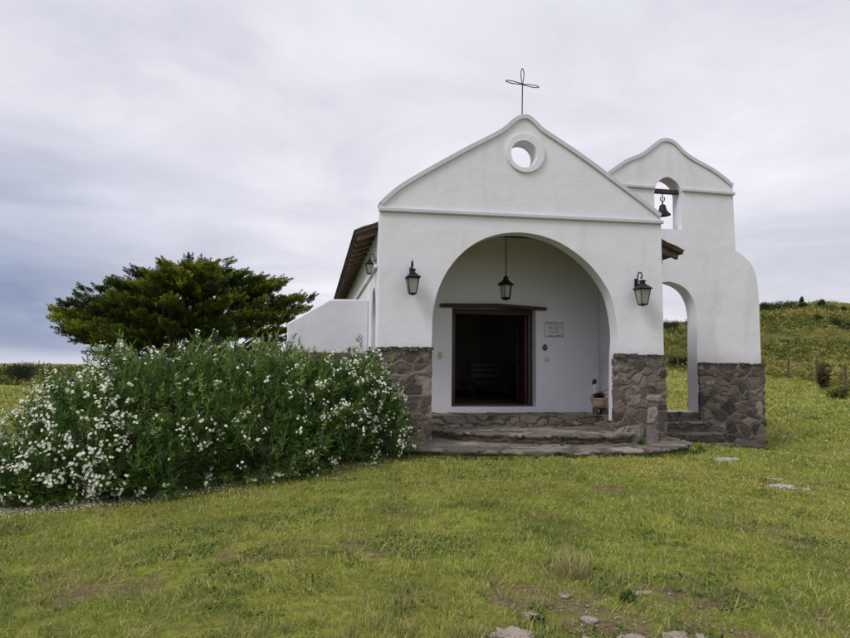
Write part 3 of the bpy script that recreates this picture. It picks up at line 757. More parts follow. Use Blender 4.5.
def make_ground():
    na = 720
    th = np.linspace(0, 2*PI, na, endpoint=False)
    # finer towards the chapel
    th = th-.55*np.sin(th)
    rr = np.concatenate([np.linspace(.15, 4, 60), np.geomspace(4.05, 4200, 230)])
    T, R = np.meshgrid(th, rr); X = R*np.sin(T); Y = R*np.cos(T)
    x = X.ravel(); y = Y.ravel(); z = terrain(x, y)
    b_ = bare(x, y); z = z-b_*.012
    V = np.c_[x, y, z]; n = na; m_ = len(rr)
    i = np.arange(m_*n).reshape(m_, n); j = np.roll(i, -1, 1)
    q = np.stack([i[:-1], i[1:], j[1:], j[:-1]], -1).reshape(-1, 4)
    V = np.vstack([V, [[0, 0, gz(0.01, 0.01)]]]); c = len(V)-1
    tri = np.stack([np.full(n, c), i[0], j[0]], -1)
    me = np_mesh(V, np.r_[q.ravel(), tri.ravel()], np.r_[np.full(len(q), 4), np.full(n, 3)],
                 {'bare': np.r_[b_, 0], 'scrub': np.r_[scrub(x, y), 0], 'vary': np.full(c+1, .5)}, True)
    # faces must look up
    if me.polygons[5000].normal.z < 0: me.flip_normals()
    return me
g = tag(link('ground', make_ground(), 'turf'), kind='structure')

# ------------------------------------------------------------------ lawn
def local(x, y):
    dx = x-OX; dy = y-OY; return dx*EX[0]+dy*EX[1], dx*EY[0]+dy*EY[1]
def free_of_building(x, y):
    lx, ly = local(x, y)
    a = (lx > -.02) & (lx < 5.4) & (ly > -.02) & (ly < 12)
    a |= (lx > -1.68) & (lx < 0) & (ly > 1.9) & (ly < 2.4)
    a |= (lx > 5.3) & (lx < 9.07) & (ly > 1.93) & (ly < 2.42)
    a |= ((lx-2.85)/2.9)**2+((ly+.1)/1.24)**2 < 1
    a |= (lx > 5.4) & (lx < 7.66) & (ly > 1.08) & (ly < 2)
    return ~a
def lawn():
    Xs, Ys, Hs, Ws = [], [], [], []
    for (r0, r1, amax, dens, h, w) in ((1.6, 3.3, 52, 500, .045, .006), (3.3, 5, 48, 6000, .040, .0038), (5, 8, 46, 3400, .040, .0052), (8, 12, 44, 1600, .040, .0085), (12, 18, 44, 520, .05, .016),
                                       (18, 32, 44, 240, .07, .038), (32, 62, 44, 26, .13, .08)):
        A = math.radians(amax); area = A*(r1*r1-r0*r0); n = int(area*dens)
        az = RNG.uniform(-A, A, n); r = np.sqrt(RNG.uniform(r0*r0, r1*r1, n))
        x = r*np.sin(az); y = r*np.cos(az)
        k = free_of_building(x, y) & (RNG.random(n) > bare(x, y)*.93) & (scrub(x, y) < .5)
        k &= RNG.random(n) < np.clip(-.55+2.6*fbm(x*6, y*6, 51), .12, 1)
        x = x[k]; y = y[k]
        cl = fbm(x*2.2, y*2.2, 61)
        hh = h*(.3+1.4*np.clip(cl*.4+.9*fbm(x*8, y*8, 66)-.15, 0, 1.2))*RNG.uniform(.55, 1.45, len(x)); tall = RNG.random(len(x)) < .012; hh[tall] *= 2.3
        Xs.append(x); Ys.append(y); Hs.append(hh); Ws.append(w*RNG.uniform(.6, 1.3, len(x)))
    x = np.concatenate(Xs); y = np.concatenate(Ys); h = np.concatenate(Hs); w = np.concatenate(Ws); n = len(x)
    B = np.c_[x, y, terrain(x, y)-.004]
    la = fbm(x*1.7, y*1.7, 71)*4*PI
    D = np.c_[np.cos(la)*.4+RNG.normal(0, .5, n), np.sin(la)*.4+RNG.normal(0, .5, n), np.full(n, .95)]
    o = blades(B, D, h*1.25, w, RNG.uniform(-.1, .9, n), RNG.random(n), 'grass', 'grass_blade', base_w=.5, mid=.55)
    tag(o, 'short patchy green and straw coloured grass of the lawn', 'grass', kind='stuff')
lawn()
def clover():
    n = 90000; A = math.radians(46); az = RNG.uniform(-A, A, n); r = RNG.uniform(3.3, 11, n); x = r*np.sin(az); y = r*np.cos(az)
    k = free_of_building(x, y) & (fbm(x*1.9, y*1.9, 101)+.5*fbm(x*7, y*7, 103) > .90); x = x[k]; y = y[k]; n = len(x)
    B = np.c_[x, y, terrain(x, y)+RNG.uniform(.004, .028, n)]; D = sphere_dirs(n); D[:, 2] = np.abs(D[:, 2])*.45
    L = RNG.uniform(.012, .026, n)
    o = blades(B, D, L, L*.85, .3, RNG.random(n), 'clover', 'weed_leaf', base_w=.2, mid=.6)
    tag(o, 'low broad leaved clover and weeds mixed into the lawn', 'clover', kind='stuff')
clover()
def tufts(name, spots, mat, label, cat='grass', n=60, h=.2, w=.006, spread=.05, lean=.45, group=None, kind=None, vlo=0):
    Bs, Ds, Ls, Vs = [], [], [], []
    for (x, y, s) in spots:
        k = int(n*s); a = RNG.uniform(0, 2*PI, k); r = spread*s*np.sqrt(RNG.random(k))
        bx = x+r*np.cos(a); by = y+r*np.sin(a)
        Bs.append(np.c_[bx, by, terrain(bx, by)-.005]); Ds.append(np.c_[np.cos(a)*lean*RNG.random(k)+RNG.normal(0, .15, k), np.sin(a)*lean*RNG.random(k)+RNG.normal(0, .15, k), np.ones(k)])
        Ls.append(h*s*RNG.uniform(.4, 1.15, k)); Vs.append(vlo+(1-vlo)*RNG.random(k))
    o = blades(np.vstack(Bs), np.vstack(Ds), np.concatenate(Ls), w, RNG.uniform(-.6, .8, sum(map(len, Ls))), np.concatenate(Vs), name, mat, mid=.5)
    return tag(o, label, cat, group, kind)
sp = [(RNG.uniform(-2.6, 3.2), RNG.uniform(3.45, 4.6), RNG.uniform(.35, .75)) for _ in range(46)]+[(RNG.uniform(-4.5, 6), RNG.uniform(4.5, 9), RNG.uniform(.3, .6)) for _ in range(70)]
sp += [(.45+RNG.normal(0, .25), 3.55+RNG.normal(0, .1), RNG.uniform(.5, .9)) for _ in range(14)]+[(-.3+RNG.normal(0, .4), 3.6+RNG.normal(0, .12), RNG.uniform(.5, .95)) for _ in range(22)]
tufts('grass_tufts', sp, 'pale_grass', 'taller pale and green grass tufts scattered over the lawn', n=46, h=.14, w=.0045, kind='stuff')
tufts('grass_tuft', [(1.13, 4.75, 1.0)], 'pale_grass', 'tall pale straw coloured grass tuft beside the bare earth patch', n=230, h=.22, w=.006, spread=.10, vlo=.62)
edge = []
for k in range(300):
    t = RNG.random(); lx = 2.85+3.03*math.cos(PI+t*PI); ly = -.1+1.33*math.sin(PI+t*PI)
    edge.append((*W(lx+RNG.normal(0, .03), ly+RNG.normal(0, .03)), RNG.uniform(.25, .6)))
for k in range(150): edge.append((*W(RNG.uniform(7.4, 9.2), 1.9+RNG.normal(0, .03)), RNG.uniform(.25, .6)))
for k in range(60): edge.append((*W(RNG.uniform(6.0, 7.6), 1.03+RNG.normal(0, .03)), RNG.uniform(.25, .5)))
tufts('edge_grass', edge, 'weed_leaf', 'uncut green grass growing along the foot of the steps and wall', n=26, h=.17, w=.009, kind='stuff')

# ------------------------------------------------------------------ stones
def rock(name, x, y, sx, sy, sz, mat, label, group='stones lying in the grass', sink=.4, seed=0):
    bm = bmesh.new(); bmesh.ops.create_icosphere(bm, subdivisions=4, radius=1)
    rr = random.Random(seed); ox, oy = rr.random()*50, rr.random()*50
    for v in bm.verts:
        c = v.co; n1 = float(fbm([c.x*1.3+ox+c.z], [c.y*1.3+oy-c.z*.6], seed)[0]); n2 = float(fbm([c.x*5+ox], [c.y*5+oy+c.z*5], seed+1)[0])
        c *= .45+.75*n1+.5*abs(n2-.5)*2+.15*n2; c.z = min(c.z, .45+.35*n2)
        v.co = (c.x*sx, c.y*sy, c.z*sz)
    o = link(name, from_bm(bm, 50), mat, None, (x, y, gz(x, y)+sz*(.42-sink)), rr.random()*.8-.4)
    return tag(o, label, 'stone', group)
for k, (x, y, sx, sy, sz, mt, lb) in enumerate((
    (.53, 3.70, .125, .08, .07, 'rock', 'pale rough stone at the bottom edge, leftmost of the foreground stones'),
    (.98, 3.64, .08, .06, .045, 'rock', 'low pale stone at the bottom edge just right of the leaning grass'),
    (1.22, 3.67, .10, .06, .045, 'rock', 'broad flat pinkish stone in the middle of the bottom edge row'),
    (1.47, 3.68, .075, .06, .05, 'rock', 'pale stone near the right end of the bottom edge row'),
    (1.62, 3.68, .04, .04, .035, 'rock', 'small pale stone, rightmost of the bottom edge row'),
    (.98, 4.36, .04, .03, .022, 'rock', 'small pale stone in the middle of the bare earth patch'),
    (1.06, 4.00, .05, .03, .022, 'rock', 'flat pale stone in the bare earth nearer the viewer'),
    (.70, 4.05, .05, .04, .035, 'rock', 'small pale stone at the left side of the bare earth'),
    (4.92, 10.1, .21, .12, .05, 'rock_grey', 'flat grey stone in the lawn in front of the bell wall'),
    (4.80, 8.35, .17, .13, .05, 'rock_grey', 'low light grey stone in the worn lawn at right'),
    (5.05, 8.30, .09, .08, .03, 'rock_grey', 'small light grey stone touching the low stone at right'),
    (5.08, 8.95, .10, .06, .025, 'rock_grey', 'thin pale stone just behind the low stone at right'),
    (1.55, 4.47, .09, .03, .015, 'rock', 'thin tan slab in the dry grass right of the earth patch'))):
    rock('stone', x, y, sx, sy, sz, mt, lb, seed=k+3)
def pebbles():
    n = 420; x = RNG.normal(1.3, .65, n); y = RNG.normal(4.0, .35, n); k = bare(x, y) > .3; x = x[k]; y = y[k]; n = len(x)
    s = (.003+.011*RNG.random(n)**2)[:, None]
    d = np.array([[1,0,0],[-.5,.87,0],[-.5,-.87,0],[0,0,.8],[.2,.1,-.5]])
    C = np.c_[x, y, terrain(x, y)+.0]
    V = C[:, None]+d[None]*s[:, None]*RNG.uniform(.6, 1.4, (n, 5, 1))
    f = np.array([0,1,3, 1,2,3, 2,0,3]); lo = (np.arange(n)[:, None]*5+f).ravel()
    o = link('gravel', np_mesh(V.reshape(-1, 3), lo, np.full(n*3, 3)), 'rock')
    tag(o, 'small pale gravel on the bare earth in the foreground', 'gravel', kind='stuff')
pebbles()

# ------------------------------------------------------------------ weeds
def weed(x, y, z, n, L, w, label, mat='weed_leaf', cat='weed', name='weed', up=.6, parent=None, off=None):
    B = np.c_[RNG.normal(0, L*.25, n), RNG.normal(0, L*.25, n), np.full(n, 0)+RNG.random(n)*L*.5]
    D = sphere_dirs(n); D[:, 2] = np.abs(D[:, 2])*up+.25
    o = blades(B, D, RNG.uniform(.5, 1.1, n)*L, w, RNG.uniform(0, .8, n), RNG.random(n), name, mat, parent)
    o.location = (x, y, z)
    if parent is None: tag(o, label, cat)
    return o
weed(1.40, 4.30, gz(1.4, 4.3), 70, .07, .03, 'small dark broad leaved weed in the bare earth')
weed(.72, 3.95, gz(.72, 3.95), 60, .05, .025, 'small yellow green weed beside the foreground stones')
weed(*at(4.55, -.55, .27), 110, .12, .018, 'bright green weed growing on the lower step by the right pillar')
weed(*at(4.35, 1.27, .63), 20, .09, .012, 'thin dark weed at the porch floor edge near the clay bowl')
weed(*at(3.1, -.55, .27), 40, .07, .014, 'low green weed in the middle of the lower step')
# leaves and twigs of the potted plant
weed(0, 0, .32, 170, .12, .035, None, 'shrub_leaf', name='leaves', parent=pt, up=.8)
tb = bmesh.new()
for q in ([(.02, 0, .33), (.08, -.03, .45), (.16, -.05, .52), (.24, -.1, .56)], [(.03, 0, .33), (.10, -.02, .40), (.20, -.05, .42)], [(-.02, 0, .33), (-.14, -.02, .36), (-.24, -.04, .33)]):
    tube(tb, spline(q, 4), .006, 5)
link('twigs', from_bm(tb), 'dark_wood', pt)

# ------------------------------------------------------------------ oleander
LOB = [(-5.75,7.9,.6,.22),(-5.2,7.9,.65,.45),(-4.75,8.05,.75,.84),(-4.25,8.2,.85,1.36),(-3.8,8.5,.95,1.56),(-3.2,8.9,.95,1.48),(-2.5,9.3,.95,1.64),
       (-1.95,9.55,.85,1.50),(-1.45,9.8,.70,1.48),(-1.05,9.95,.5,1.42),(-.88,9.98,.36,1.12),(-4.6,7.65,.5,.55),(-3.4,7.95,.55,.75),(-2.2,8.75,.6,.9),(-1.28,9.45,.5,.9),(-.74,9.85,.32,.72)]
def oleander():
    root = empty('oleander_bush', (-3.2, 8.9, gz(-3.2, 8.9)), label='big spreading oleander bush full of white flowers left of the chapel', cat='bush')
    o0 = np.array(root.location)
    Cc, Rr = [], []
    for x, y, r, h in LOB:
        g0 = gz(x, y); h0 = h+.07-g0*0
        Cc.append((x, y, g0*.5+h0*.42)); Rr.append((r, r, h0*.60))
    Cc = np.array(Cc); Rr = np.array(Rr)
    def inside(P, k=1.0):
        d = ((P[:, None]-Cc[None])/(Rr[None]*k)); return (d*d).sum(2).min(1)
    T, Nn = [], []
    for i in range(len(LOB)):
        n = int(560*Rr[i, 0]*Rr[i, 2]*4/1.2)
        d = sphere_dirs(n); rad = np.where(RNG.random(n) < .72, RNG.uniform(.86, 1.10, n), RNG.uniform(.5, .86, n))
        P = Cc[i]+d*Rr[i]*rad[:, None]
        T.append(P); Nn.append(unit(d/Rr[i]))
    T = np.vstack(T); Nn = np.vstack(Nn)
    gnd = terrain(T[:, 0], T[:, 1])
    lx, ly = local(T[:, 0], T[:, 1])
    k = (T[:, 2] > gnd+.10) & (inside(T, .8) > 1.0-.55*(RNG.random(len(T)) < .35)) & ~((lx > -.1) & (ly > -.12))
    T = T[k]; Nn = Nn[k]; gnd = gnd[k]
    T += RNG.normal(0, .04, T.shape)+Nn*(np.maximum(0, fbm(T[:, 0]*1.6+T[:, 2], T[:, 1]*1.6, 81)-.45)*1.0+np.maximum(0, fbm(T[:, 0]*4+T[:, 2]*2, T[:, 1]*4, 82)-.5)*.9)[:, None]
    holes = (fbm(T[:, 0]*2.3-T[:, 1], T[:, 2]*2.6, 87) < .40) & (T[:, 2]-gnd < 1.15) & (RNG.random(len(T)) < .8)
    T = T[~holes]; Nn = Nn[~holes]; gnd = gnd[~holes]
    up = (RNG.random(len(T)) < .03) & (Nn[:, 2] > .3); T[up, 2] += RNG.uniform(.06, .22, up.sum())
    m_ = len(T)
    ax = unit(Nn*.75+np.array([0, 0, .75])+RNG.normal(0, .22, (m_, 3)))
    low = np.clip(1-(T[:, 2]-gnd)/.5, 0, 1)[:, None]; ax = unit(ax*(1-low*.6)+Nn*low*.8-np.array([0, 0, .1])*low)
    per = 22
    t = np.tile(np.linspace(0, 1, per), m_); A = np.repeat(ax, per, 0); P0 = np.repeat(T, per, 0)
    P = P0-A*((1-t)*RNG.uniform(.2, .34, m_*per))[:, None]
    pr = unit(np.cross(A, RNG.normal(size=A.shape)))
    D = unit(A*(.55+.5*t)[:, None]+pr*(1.0-.35*t)[:, None])
    vs = np.repeat(np.clip(RNG.normal(.48, .22, m_)+.15*np.clip((T[:, 2]-gnd)/1.8-.5, -.3, .5)+.25*(fbm(T[:, 0]*.9, T[:, 1]*.9+T[:, 2], 83)-.5), 0, 1), per)
    vary = np.clip(vs+RNG.normal(0, .1, len(vs))+.16*(t > .8), 0, 1)
    f = blades(P-o0, D, RNG.uniform(.07, .125, len(P)), RNG.uniform(.013, .020, len(P)), RNG.uniform(-.1, .5, len(P)), vary, 'foliage', 'oleander_leaf', root, base_w=.15, mid=.45)
    # flower heads on the shoot tips: thick on the left end and low down, sparse on the crown
    surf = inside(T) > .93
    wl = np.clip((-3.3-T[:, 0])/1.3, 0, 1); hgt = (T[:, 2]-gnd)/1.9
    right = np.clip((T[:, 0]+1.9)/.8, 0, 1)
    p = .14+2.2*wl+.7*np.clip(.75-hgt, 0, 1)+.6*right*(hgt < .85)
    clump = fbm(T[:, 0]*2.2+T[:, 2]*1.4, T[:, 2]*2.2-T[:, 1]*1.1, 85)
    p = p*np.clip((clump-.24)*3.2, 0, 1.7)
    sel = surf & (RNG.random(m_) < p*.62)
    FT = T[sel]+ax[sel]*.03; FA = unit(ax[sel]*.5+Nn[sel]); nf = len(FT)
    Bp, Dp, Vp, Sd, Lp = [], [], [], [], []
    for i in range(nf):
        c = RNG.integers(2, 8) if FT[i][0] > -3.3 else RNG.integers(2, 9); d = sphere_dirs(c); d = unit(d+FA[i]*.6)
        pos = FT[i]+d*RNG.uniform(.02, .075, (c, 1))
        fd = unit(d*.7+FA[i]*.7+RNG.normal(0, .25, (c, 3)))
        tone = RNG.random()
        for k_ in range(c):
            u = np.cross(fd[k_], RNG.normal(size=3)); u /= np.linalg.norm(u); v = np.cross(fd[k_], u); s = RNG.uniform(.7, 1.1)
            for q in range(5):
                a = 2*PI*q/5; r = u*math.cos(a)+v*math.sin(a)
                Bp.append(pos[k_]); Dp.append(r+fd[k_]*.35); Vp.append(min(1, max(0, .25+.6*tone+RNG.normal(0, .15)))); Sd.append(fd[k_]); Lp.append(.0235*s)
    Lp = np.array(Lp)
    o = blades(np.array(Bp)-o0, np.array(Dp), Lp, Lp*.95, .3, np.array(Vp), 'flowers', 'flower_petal', root, base_w=.12, mid=.62, side=np.array(Sd))
    o['kind'] = 'stuff'
    # woody stems
    sb = bmesh.new()
    for i in range(150):
        j = RNG.integers(0, m_); tp = T[j]; cen = Cc[np.argmin(((Cc-tp)**2).sum(1))]
        b_ = np.array([cen[0]+RNG.normal(0, .15), cen[1]+RNG.normal(0, .15), 0]); b_[2] = gz(b_[0], b_[1])-.03
        mid = b_*.45+tp*.55+np.array([0, 0, .12])
        tube(sb, [tuple(b_-o0), tuple(mid-o0), tuple(tp-o0)], [.014, .009, .004], 5)
    link('stems', from_bm(sb), 'stem', root)
    # dropped petals
    n = 2600; s = RNG.random(n)**1.5
    px = np.interp(s, [0, .45, .7, 1], [-5.2, -3.7, -2.5, -.6]); py = np.interp(s, [0, .45, .7, 1], [7.1, 7.35, 8.1, 9.5])
    x = px+RNG.normal(0, .12, n); y = py+RNG.normal(-.02, .14, n)+.1
    B = np.c_[x, y, terrain(x, y)+.02+RNG.random(n)*.02]; D = sphere_dirs(n); D[:, 2] *= .3
    o = blades(B, D, RNG.uniform(.015, .03, n), RNG.uniform(.012, .02, n), .3, RNG.random(n)*.8+.2, 'fallen_petals', 'flower_petal', side=np.tile([0., 0, 1], (n, 1)), base_w=.2)
    tag(o, 'fallen white petals on the grass along the foot of the bush', 'petals', kind='stuff')
oleander()

# ------------------------------------------------------------------ cypress
def cypress():
    cx, cy = -6.68, 17.0; g0 = gz(cx, cy)
    root = empty('cypress_tree', (cx, cy, g0), label='wide flat topped dark cypress tree with layered boughs behind the bush', cat='tree')
    o0 = np.array([cx, cy, g0])
    tips = []
    for i in range(265):
        a = RNG.uniform(0, 2*PI); r = RNG.random()**.55
        u, v = r*math.cos(a), r*math.sin(a)
        coef = 1.5 if u < 0 else .95
        zt = 4.42-coef*abs(r)**1.5*(1 if abs(u) > abs(v)*.5 else .8)
        lay = RNG.choice([0, 1, 2, 3], p=[.28, .26, .26, .20])
        z = zt-lay*.56*(1-.45*r*r)+RNG.normal(0, .05)
        z = max(z, 1.45+1.1*r*r+RNG.uniform(0, .2))
        tips.append((cx+3.3*u, cy+2.9*v, z, r))
    # the boughs that give the outline
    for ux, z in ((-1.0, 3.1), (-.86, 2.95), (-.75, 3.72), (-.62, 3.9), (-.45, 4.0), (-.36, 4.28), (-.18, 4.5), (.05, 4.62), (.22, 4.42), (.38, 4.5), (.52, 4.15), (.7, 4.05), (.84, 3.95), (.98, 3.55), (.9, 3.2), (-.85, 2.35), (-.8, 2.75), (-.93, 2.55), (.95, 2.7), (.86, 2.4), (-.7, 2.2), (-1.0, 3.0), (1.0, 3.3), (-.75, 2.0), (-.62, 2.1), (-.5, 1.9), (-.88, 2.7), (-.4, 2.2), (.5, 2.1), (.7, 2.3)):
        tips.append((cx+3.55*ux, cy+RNG.normal(0, .4), z-.10, abs(ux)))
    Bs, Ds, Ls, Vs = [], [], [], []
    tb = bmesh.new()
    hub = np.array([cx, cy, g0+1.5])
    tube(tb, [(0, 0, -.1), (.03, .02, .6), (-.04, 0, 1.2), (0, .03, 1.7)], [.30, .24, .22, .18], 12)
    for i, (x, y, z, r) in enumerate(tips):
        tip = np.array([x, y, z]); o = tip-hub; L = np.linalg.norm(o)
        hd = np.array([o[0], o[1], 0]); hd = hd/max(np.linalg.norm(hd), .2)
        start = hub+np.array([RNG.normal(0, .12), RNG.normal(0, .12), RNG.uniform(-.6, .5)])
        c1 = start+(tip-start)*.45+np.array([0, 0, -.12*L*.3]); out = unit(np.array([hd*(.5+.5*r)+np.array([RNG.normal(0, .25), RNG.normal(0, .25), .50+.5*(1-r)])]))[0]
        if i % 9 == 0 or i >= len(tips)-23:
            tube(tb, [tuple(start-o0), tuple(c1-o0), tuple(tip-out*.5-o0), tuple(tip-o0)], [.05, .036, .018, .005], 6)
        tone = float(np.clip(RNG.normal(.42, .17), .05, .85)); flat = unit(np.array([np.array([out[0], out[1], RNG.uniform(.02, .2)+.38*(1-r)**2])]))[0]
        lat = np.array([-flat[1], flat[0], 0.]); lat /= max(np.linalg.norm(lat), 1e-6); BL = RNG.uniform(.9, 1.5)
        for s in range(34):
            q = RNG.random(); sd_ = RNG.uniform(-1, 1)
            base = tip-flat*BL*(1-q)+lat*sd_*.25*(1-q*.6)*BL*.6+np.array([0, 0, RNG.normal(0, .035)-.07*abs(sd_)])
            fan = unit(np.array([flat*.95+lat*sd_*.55+np.array([RNG.normal(0, .14), RNG.normal(0, .14), RNG.uniform(.05, .75)])]))[0]
            pl = RNG.uniform(.14, .28); k = 78
            t = RNG.random(k)
            rad = .06*(1-t*.75)*np.sqrt(RNG.random(k))
            ph = unit(np.cross(np.tile(fan, (k, 1)), RNG.normal(size=(k, 3))))
            P = base+fan*(t*pl)[:, None]+ph*rad[:, None]
            D = unit(np.tile(fan, (k, 1))+ph*.5+RNG.normal(0, .15, (k, 3)))
            Bs.append(P); Ds.append(D); Ls.append(RNG.uniform(.025, .05, k)); Vs.append(np.clip(tone+RNG.normal(0, .07)+(t-.45)*.5+.10*(fan[2]-.3)+RNG.normal(0, .07, k), 0, 1))  # pale tips as new growth; upturned sprays coloured brighter, top light painted in
    link('trunk', from_bm(tb), 'bark', root)
    B = np.vstack(Bs); L = np.concatenate(Ls)
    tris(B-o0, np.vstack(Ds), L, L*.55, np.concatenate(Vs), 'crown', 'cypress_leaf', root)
cypress()

# ------------------------------------------------------------------ shrubs further off
def shrub(x, y, w, h, label, cat='shrub', name='shrub', mat='shrub_leaf', group=None, n=2600, ls=.05, loose=.0, lob=9, dep=None):
    g0 = gz(x, y); root = empty(name, (x, y, g0), label=label, cat=cat, group=group)
    Bs, Ns = [], []
    for i in range(lob):
        a = RNG.uniform(0, 2*PI); r = RNG.uniform(0, .62)
        c = np.array([r*math.cos(a)*w/2, r*math.sin(a)*(dep or w)/2, h*RNG.uniform(.35, .72)*(1-.4*r*r)]); R = np.array([w*.26, (dep or w)*.26, h*.30])*RNG.uniform(.7, 1.2)
        d = sphere_dirs(n//lob); Bs.append(c+d*R*(RNG.random((len(d), 1))**.45)*(1+loose*RNG.random((len(d), 1)))); Ns.append(d)
    B = np.vstack(Bs); B[:, 2] = np.maximum(B[:, 2], 0); D = unit(np.vstack(Ns)+np.array([0, 0, .6])+RNG.normal(0, .5, B.shape))
    L = ls*RNG.uniform(.6, 1.5, len(B))
    blades(B, D, L, L*.5, .2, np.clip(RNG.normal(.45, .22, len(B)), 0, 1), 'crown', mat, root)
    tb = bmesh.new()
    for i in range(9):
        e = B[RNG.integers(0, len(B))]; tube(tb, [(RNG.normal(0, w*.04), RNG.normal(0, w*.04), -.05), tuple(e*np.array([.5, .5, .45])), tuple(e)], [.02*h+.01, .014*h+.006, .004], 5)
    link('stems', from_bm(tb), 'bark', root)
    return root
G = 'dark shrubs on the hillside'
for x, y, w, h, lb in (
    (36.7, 54.4, 1.9, 1.15, 'large round dark shrub low on the hillside near the right edge'),
    (38.8, 60.1, 1.0, .62, 'small dark shrub on the slope left of the large round shrub'),
    (58.8, 90.6, 1.7, 1.5, 'round dark tree high on the hill near the skyline'),
    (47.5, 71.3, 2.0, 1.2, 'broad dark shrub above the large round shrub'),
    (45.3, 81.3, 2.6, 1.7, 'dark shrub at the left end of the hilltop thicket beside the bell wall'),
    (46.9, 81.6, 2.8, 1.6, 'dark shrub second from the left in the hilltop thicket'),
    (48.3, 80.8, 2.8, 1.5, 'dark shrub third from the left in the hilltop thicket'),
    (49.6, 80.0, 2.0, 1.1, 'dark shrub at the right end of the hilltop thicket'),
    (50.8, 74.0, 1.0, .8, 'small dark shrub by the right edge, highest there'),
    (71.4, 115.5, 1.0, 1.9, 'thin spiky lone shrub on the skyline'),
    (54.5, 96.0, 2.0, 1.1, 'low shrub on the skyline between the thicket and the round tree'),
    (42.0, 70.0, 1.0, .6, 'low shrub on the slope just below the thicket'),
    (28.7, 73.0, 2.0, 1.8, 'left dark shrub on the skyline seen through the bell wall arch'),
    (30.0, 74.0, 2.2, 1.7, 'middle dark shrub on the skyline seen through the bell wall arch'),
    (31.2, 72.5, 2.0, 1.9, 'right dark shrub on the skyline seen through the bell wall arch'),
    (14.7, 36.0, .9, .7, 'dark olive shrub at the lawn edge, left one through the arch'),
    (15.3, 36.2, .9, .75, 'dark olive shrub at the lawn edge, right one through the arch')):
    shrub(x, y, w, h, lb, group=G, n=1900, ls=.045*y/45 if y > 45 else .05)
shrub(15.2, 23.4, .45, .8, 'brown twiggy shrub at the edge of the mown lawn on the right', mat='brown_leaf', n=1300, ls=.085, loose=.4)
for x, y, w, h, lb in ((17.4, 26.6, .8, .55, 'low brown and green clump along the lawn edge behind the twiggy shrub'), (14.4, 21.4, .6, .4, 'lowest green clump on the lawn edge at the right border')):
    shrub(x, y, w, h, lb, mat='scrub_leaf', n=700, ls=.09, loose=.3)
shrub(-42.3, 64.4, 3.9, 2.5, 'rounded dark green bush standing alone at the far left field edge', n=5200, ls=.11, loose=.15, lob=16)
shrub(-39.3, 66.2, 2.6, 1.45, 'low green hedge like shrub right of the rounded far bush', n=2600, ls=.11)
shrub(-45.6, 64.6, 1.8, 1.5, 'pale brown leafless looking shrub at the left border', mat='brown_leaf', n=1500, ls=.10, loose=.5)
shrub(-36.3, 68.0, 3.4, 1.2, 'low green scrub between the far bush and the oleander', n=2600, ls=.11)

# wire fence along the foot of the hill
fpts = [(13.0, 42.5), (13.9, 38.8), (14.7, 35.6), (15.6, 32.6), (16.2, 29.9), (16.1, 27.2), (15.75, 24.7), (15.45, 22.6), (15.6, 20.6), (16.3, 18.8)]
fence = empty('wire_fence', (fpts[4][0], fpts[4][1], gz(*fpts[4])), label='thin wire fence on dark wooden posts along the foot of the hill', cat='fence')
fo = fence.location.copy(); tops = []
for k, (x, y) in enumerate(fpts):
    pb = bmesh.new(); z = gz(x, y); lx_, ly_ = RNG.normal(0, .03), RNG.normal(0, .03); h = .9+.1*RNG.random()
    tube(pb, [(0, 0, -.2), (lx_*.5, ly_*.5, .5), (lx_, ly_, h)], [.045, .042, .036], 7)
    link('post', from_bm(pb), 'bark', fence, (x-fo.x, y-fo.y, z-fo.z)); tops.append((x-fo.x, y-fo.y, z-fo.z))
for hh in (.35, .6, .85):
    wb = bmesh.new(); tube(wb, [(a, b_, c+hh) for a, b_, c in tops], .004, 4); link('wire', from_bm(wb), 'iron', fence)

# rough pasture of the hill
def hill_scrub():
    C, Sz, Tn = [], [], []
    for (a0, a1, r0, r1, n, s0, s1) in ((.30, 1.02, 19, 30, 900, .35, .7), (.30, 1.02, 28, 60, 4200, .45, .95), (.30, .95, 60, 150, 5200, .8, 1.7), (-.75, -.1, 60, 130, 1900, .7, 1.6), (-.6, .0, 130, 420, 1200, 2.5, 5)):
        az = RNG.uniform(a0, a1, n); r = np.exp(RNG.uniform(math.log(r0), math.log(r1), n)); x = r*np.sin(az); y = r*np.cos(az)
        k = scrub(x, y) > .6; x = x[k]; y = y[k]
        C.append(np.c_[x, y]); Sz.append(RNG.uniform(s0, s1, len(x))*(.5+fbm(x*.12, y*.12, 91)))
        Tn.append(np.clip(-.05+1.15*fbm(x*.11, y*.11, 95)+RNG.normal(0, .2, len(x))-(.25 if a0 < 0 else 0), 0, 1))
    C = np.vstack(C); Sz = np.concatenate(Sz); Tn = np.concatenate(Tn); m_ = len(C); per = 44
    z = terrain(C[:, 0], C[:, 1]); P = np.repeat(np.c_[C, z], per, 0); s = np.repeat(Sz, per); n = len(P)
    a = RNG.uniform(0, 2*PI, n); r = np.sqrt(RNG.random(n))*s*.5
    P[:, 0] += r*np.cos(a); P[:, 1] += r*np.sin(a); P[:, 2] += s*.48*(1-(r/(s*.5))**2)*RNG.random(n)**.6-.05*s
    P[:, 2] += 0; D = np.c_[np.cos(a)*r/s*1.6+RNG.normal(0, .6, n), np.sin(a)*r/s*1.6+RNG.normal(0, .6, n), RNG.uniform(.1, .9, n)]
    o = blades(P, D, s*RNG.uniform(.12, .26, n), s*.06, RNG.uniform(0, .7, n), np.clip(np.repeat(Tn, per)+RNG.normal(0, .13, n), 0, 1), 'hill_scrub', 'scrub_leaf')
    tag(o, 'rough olive and straw coloured tussocks covering the hillside', 'scrub', kind='stuff')
hill_scrub()

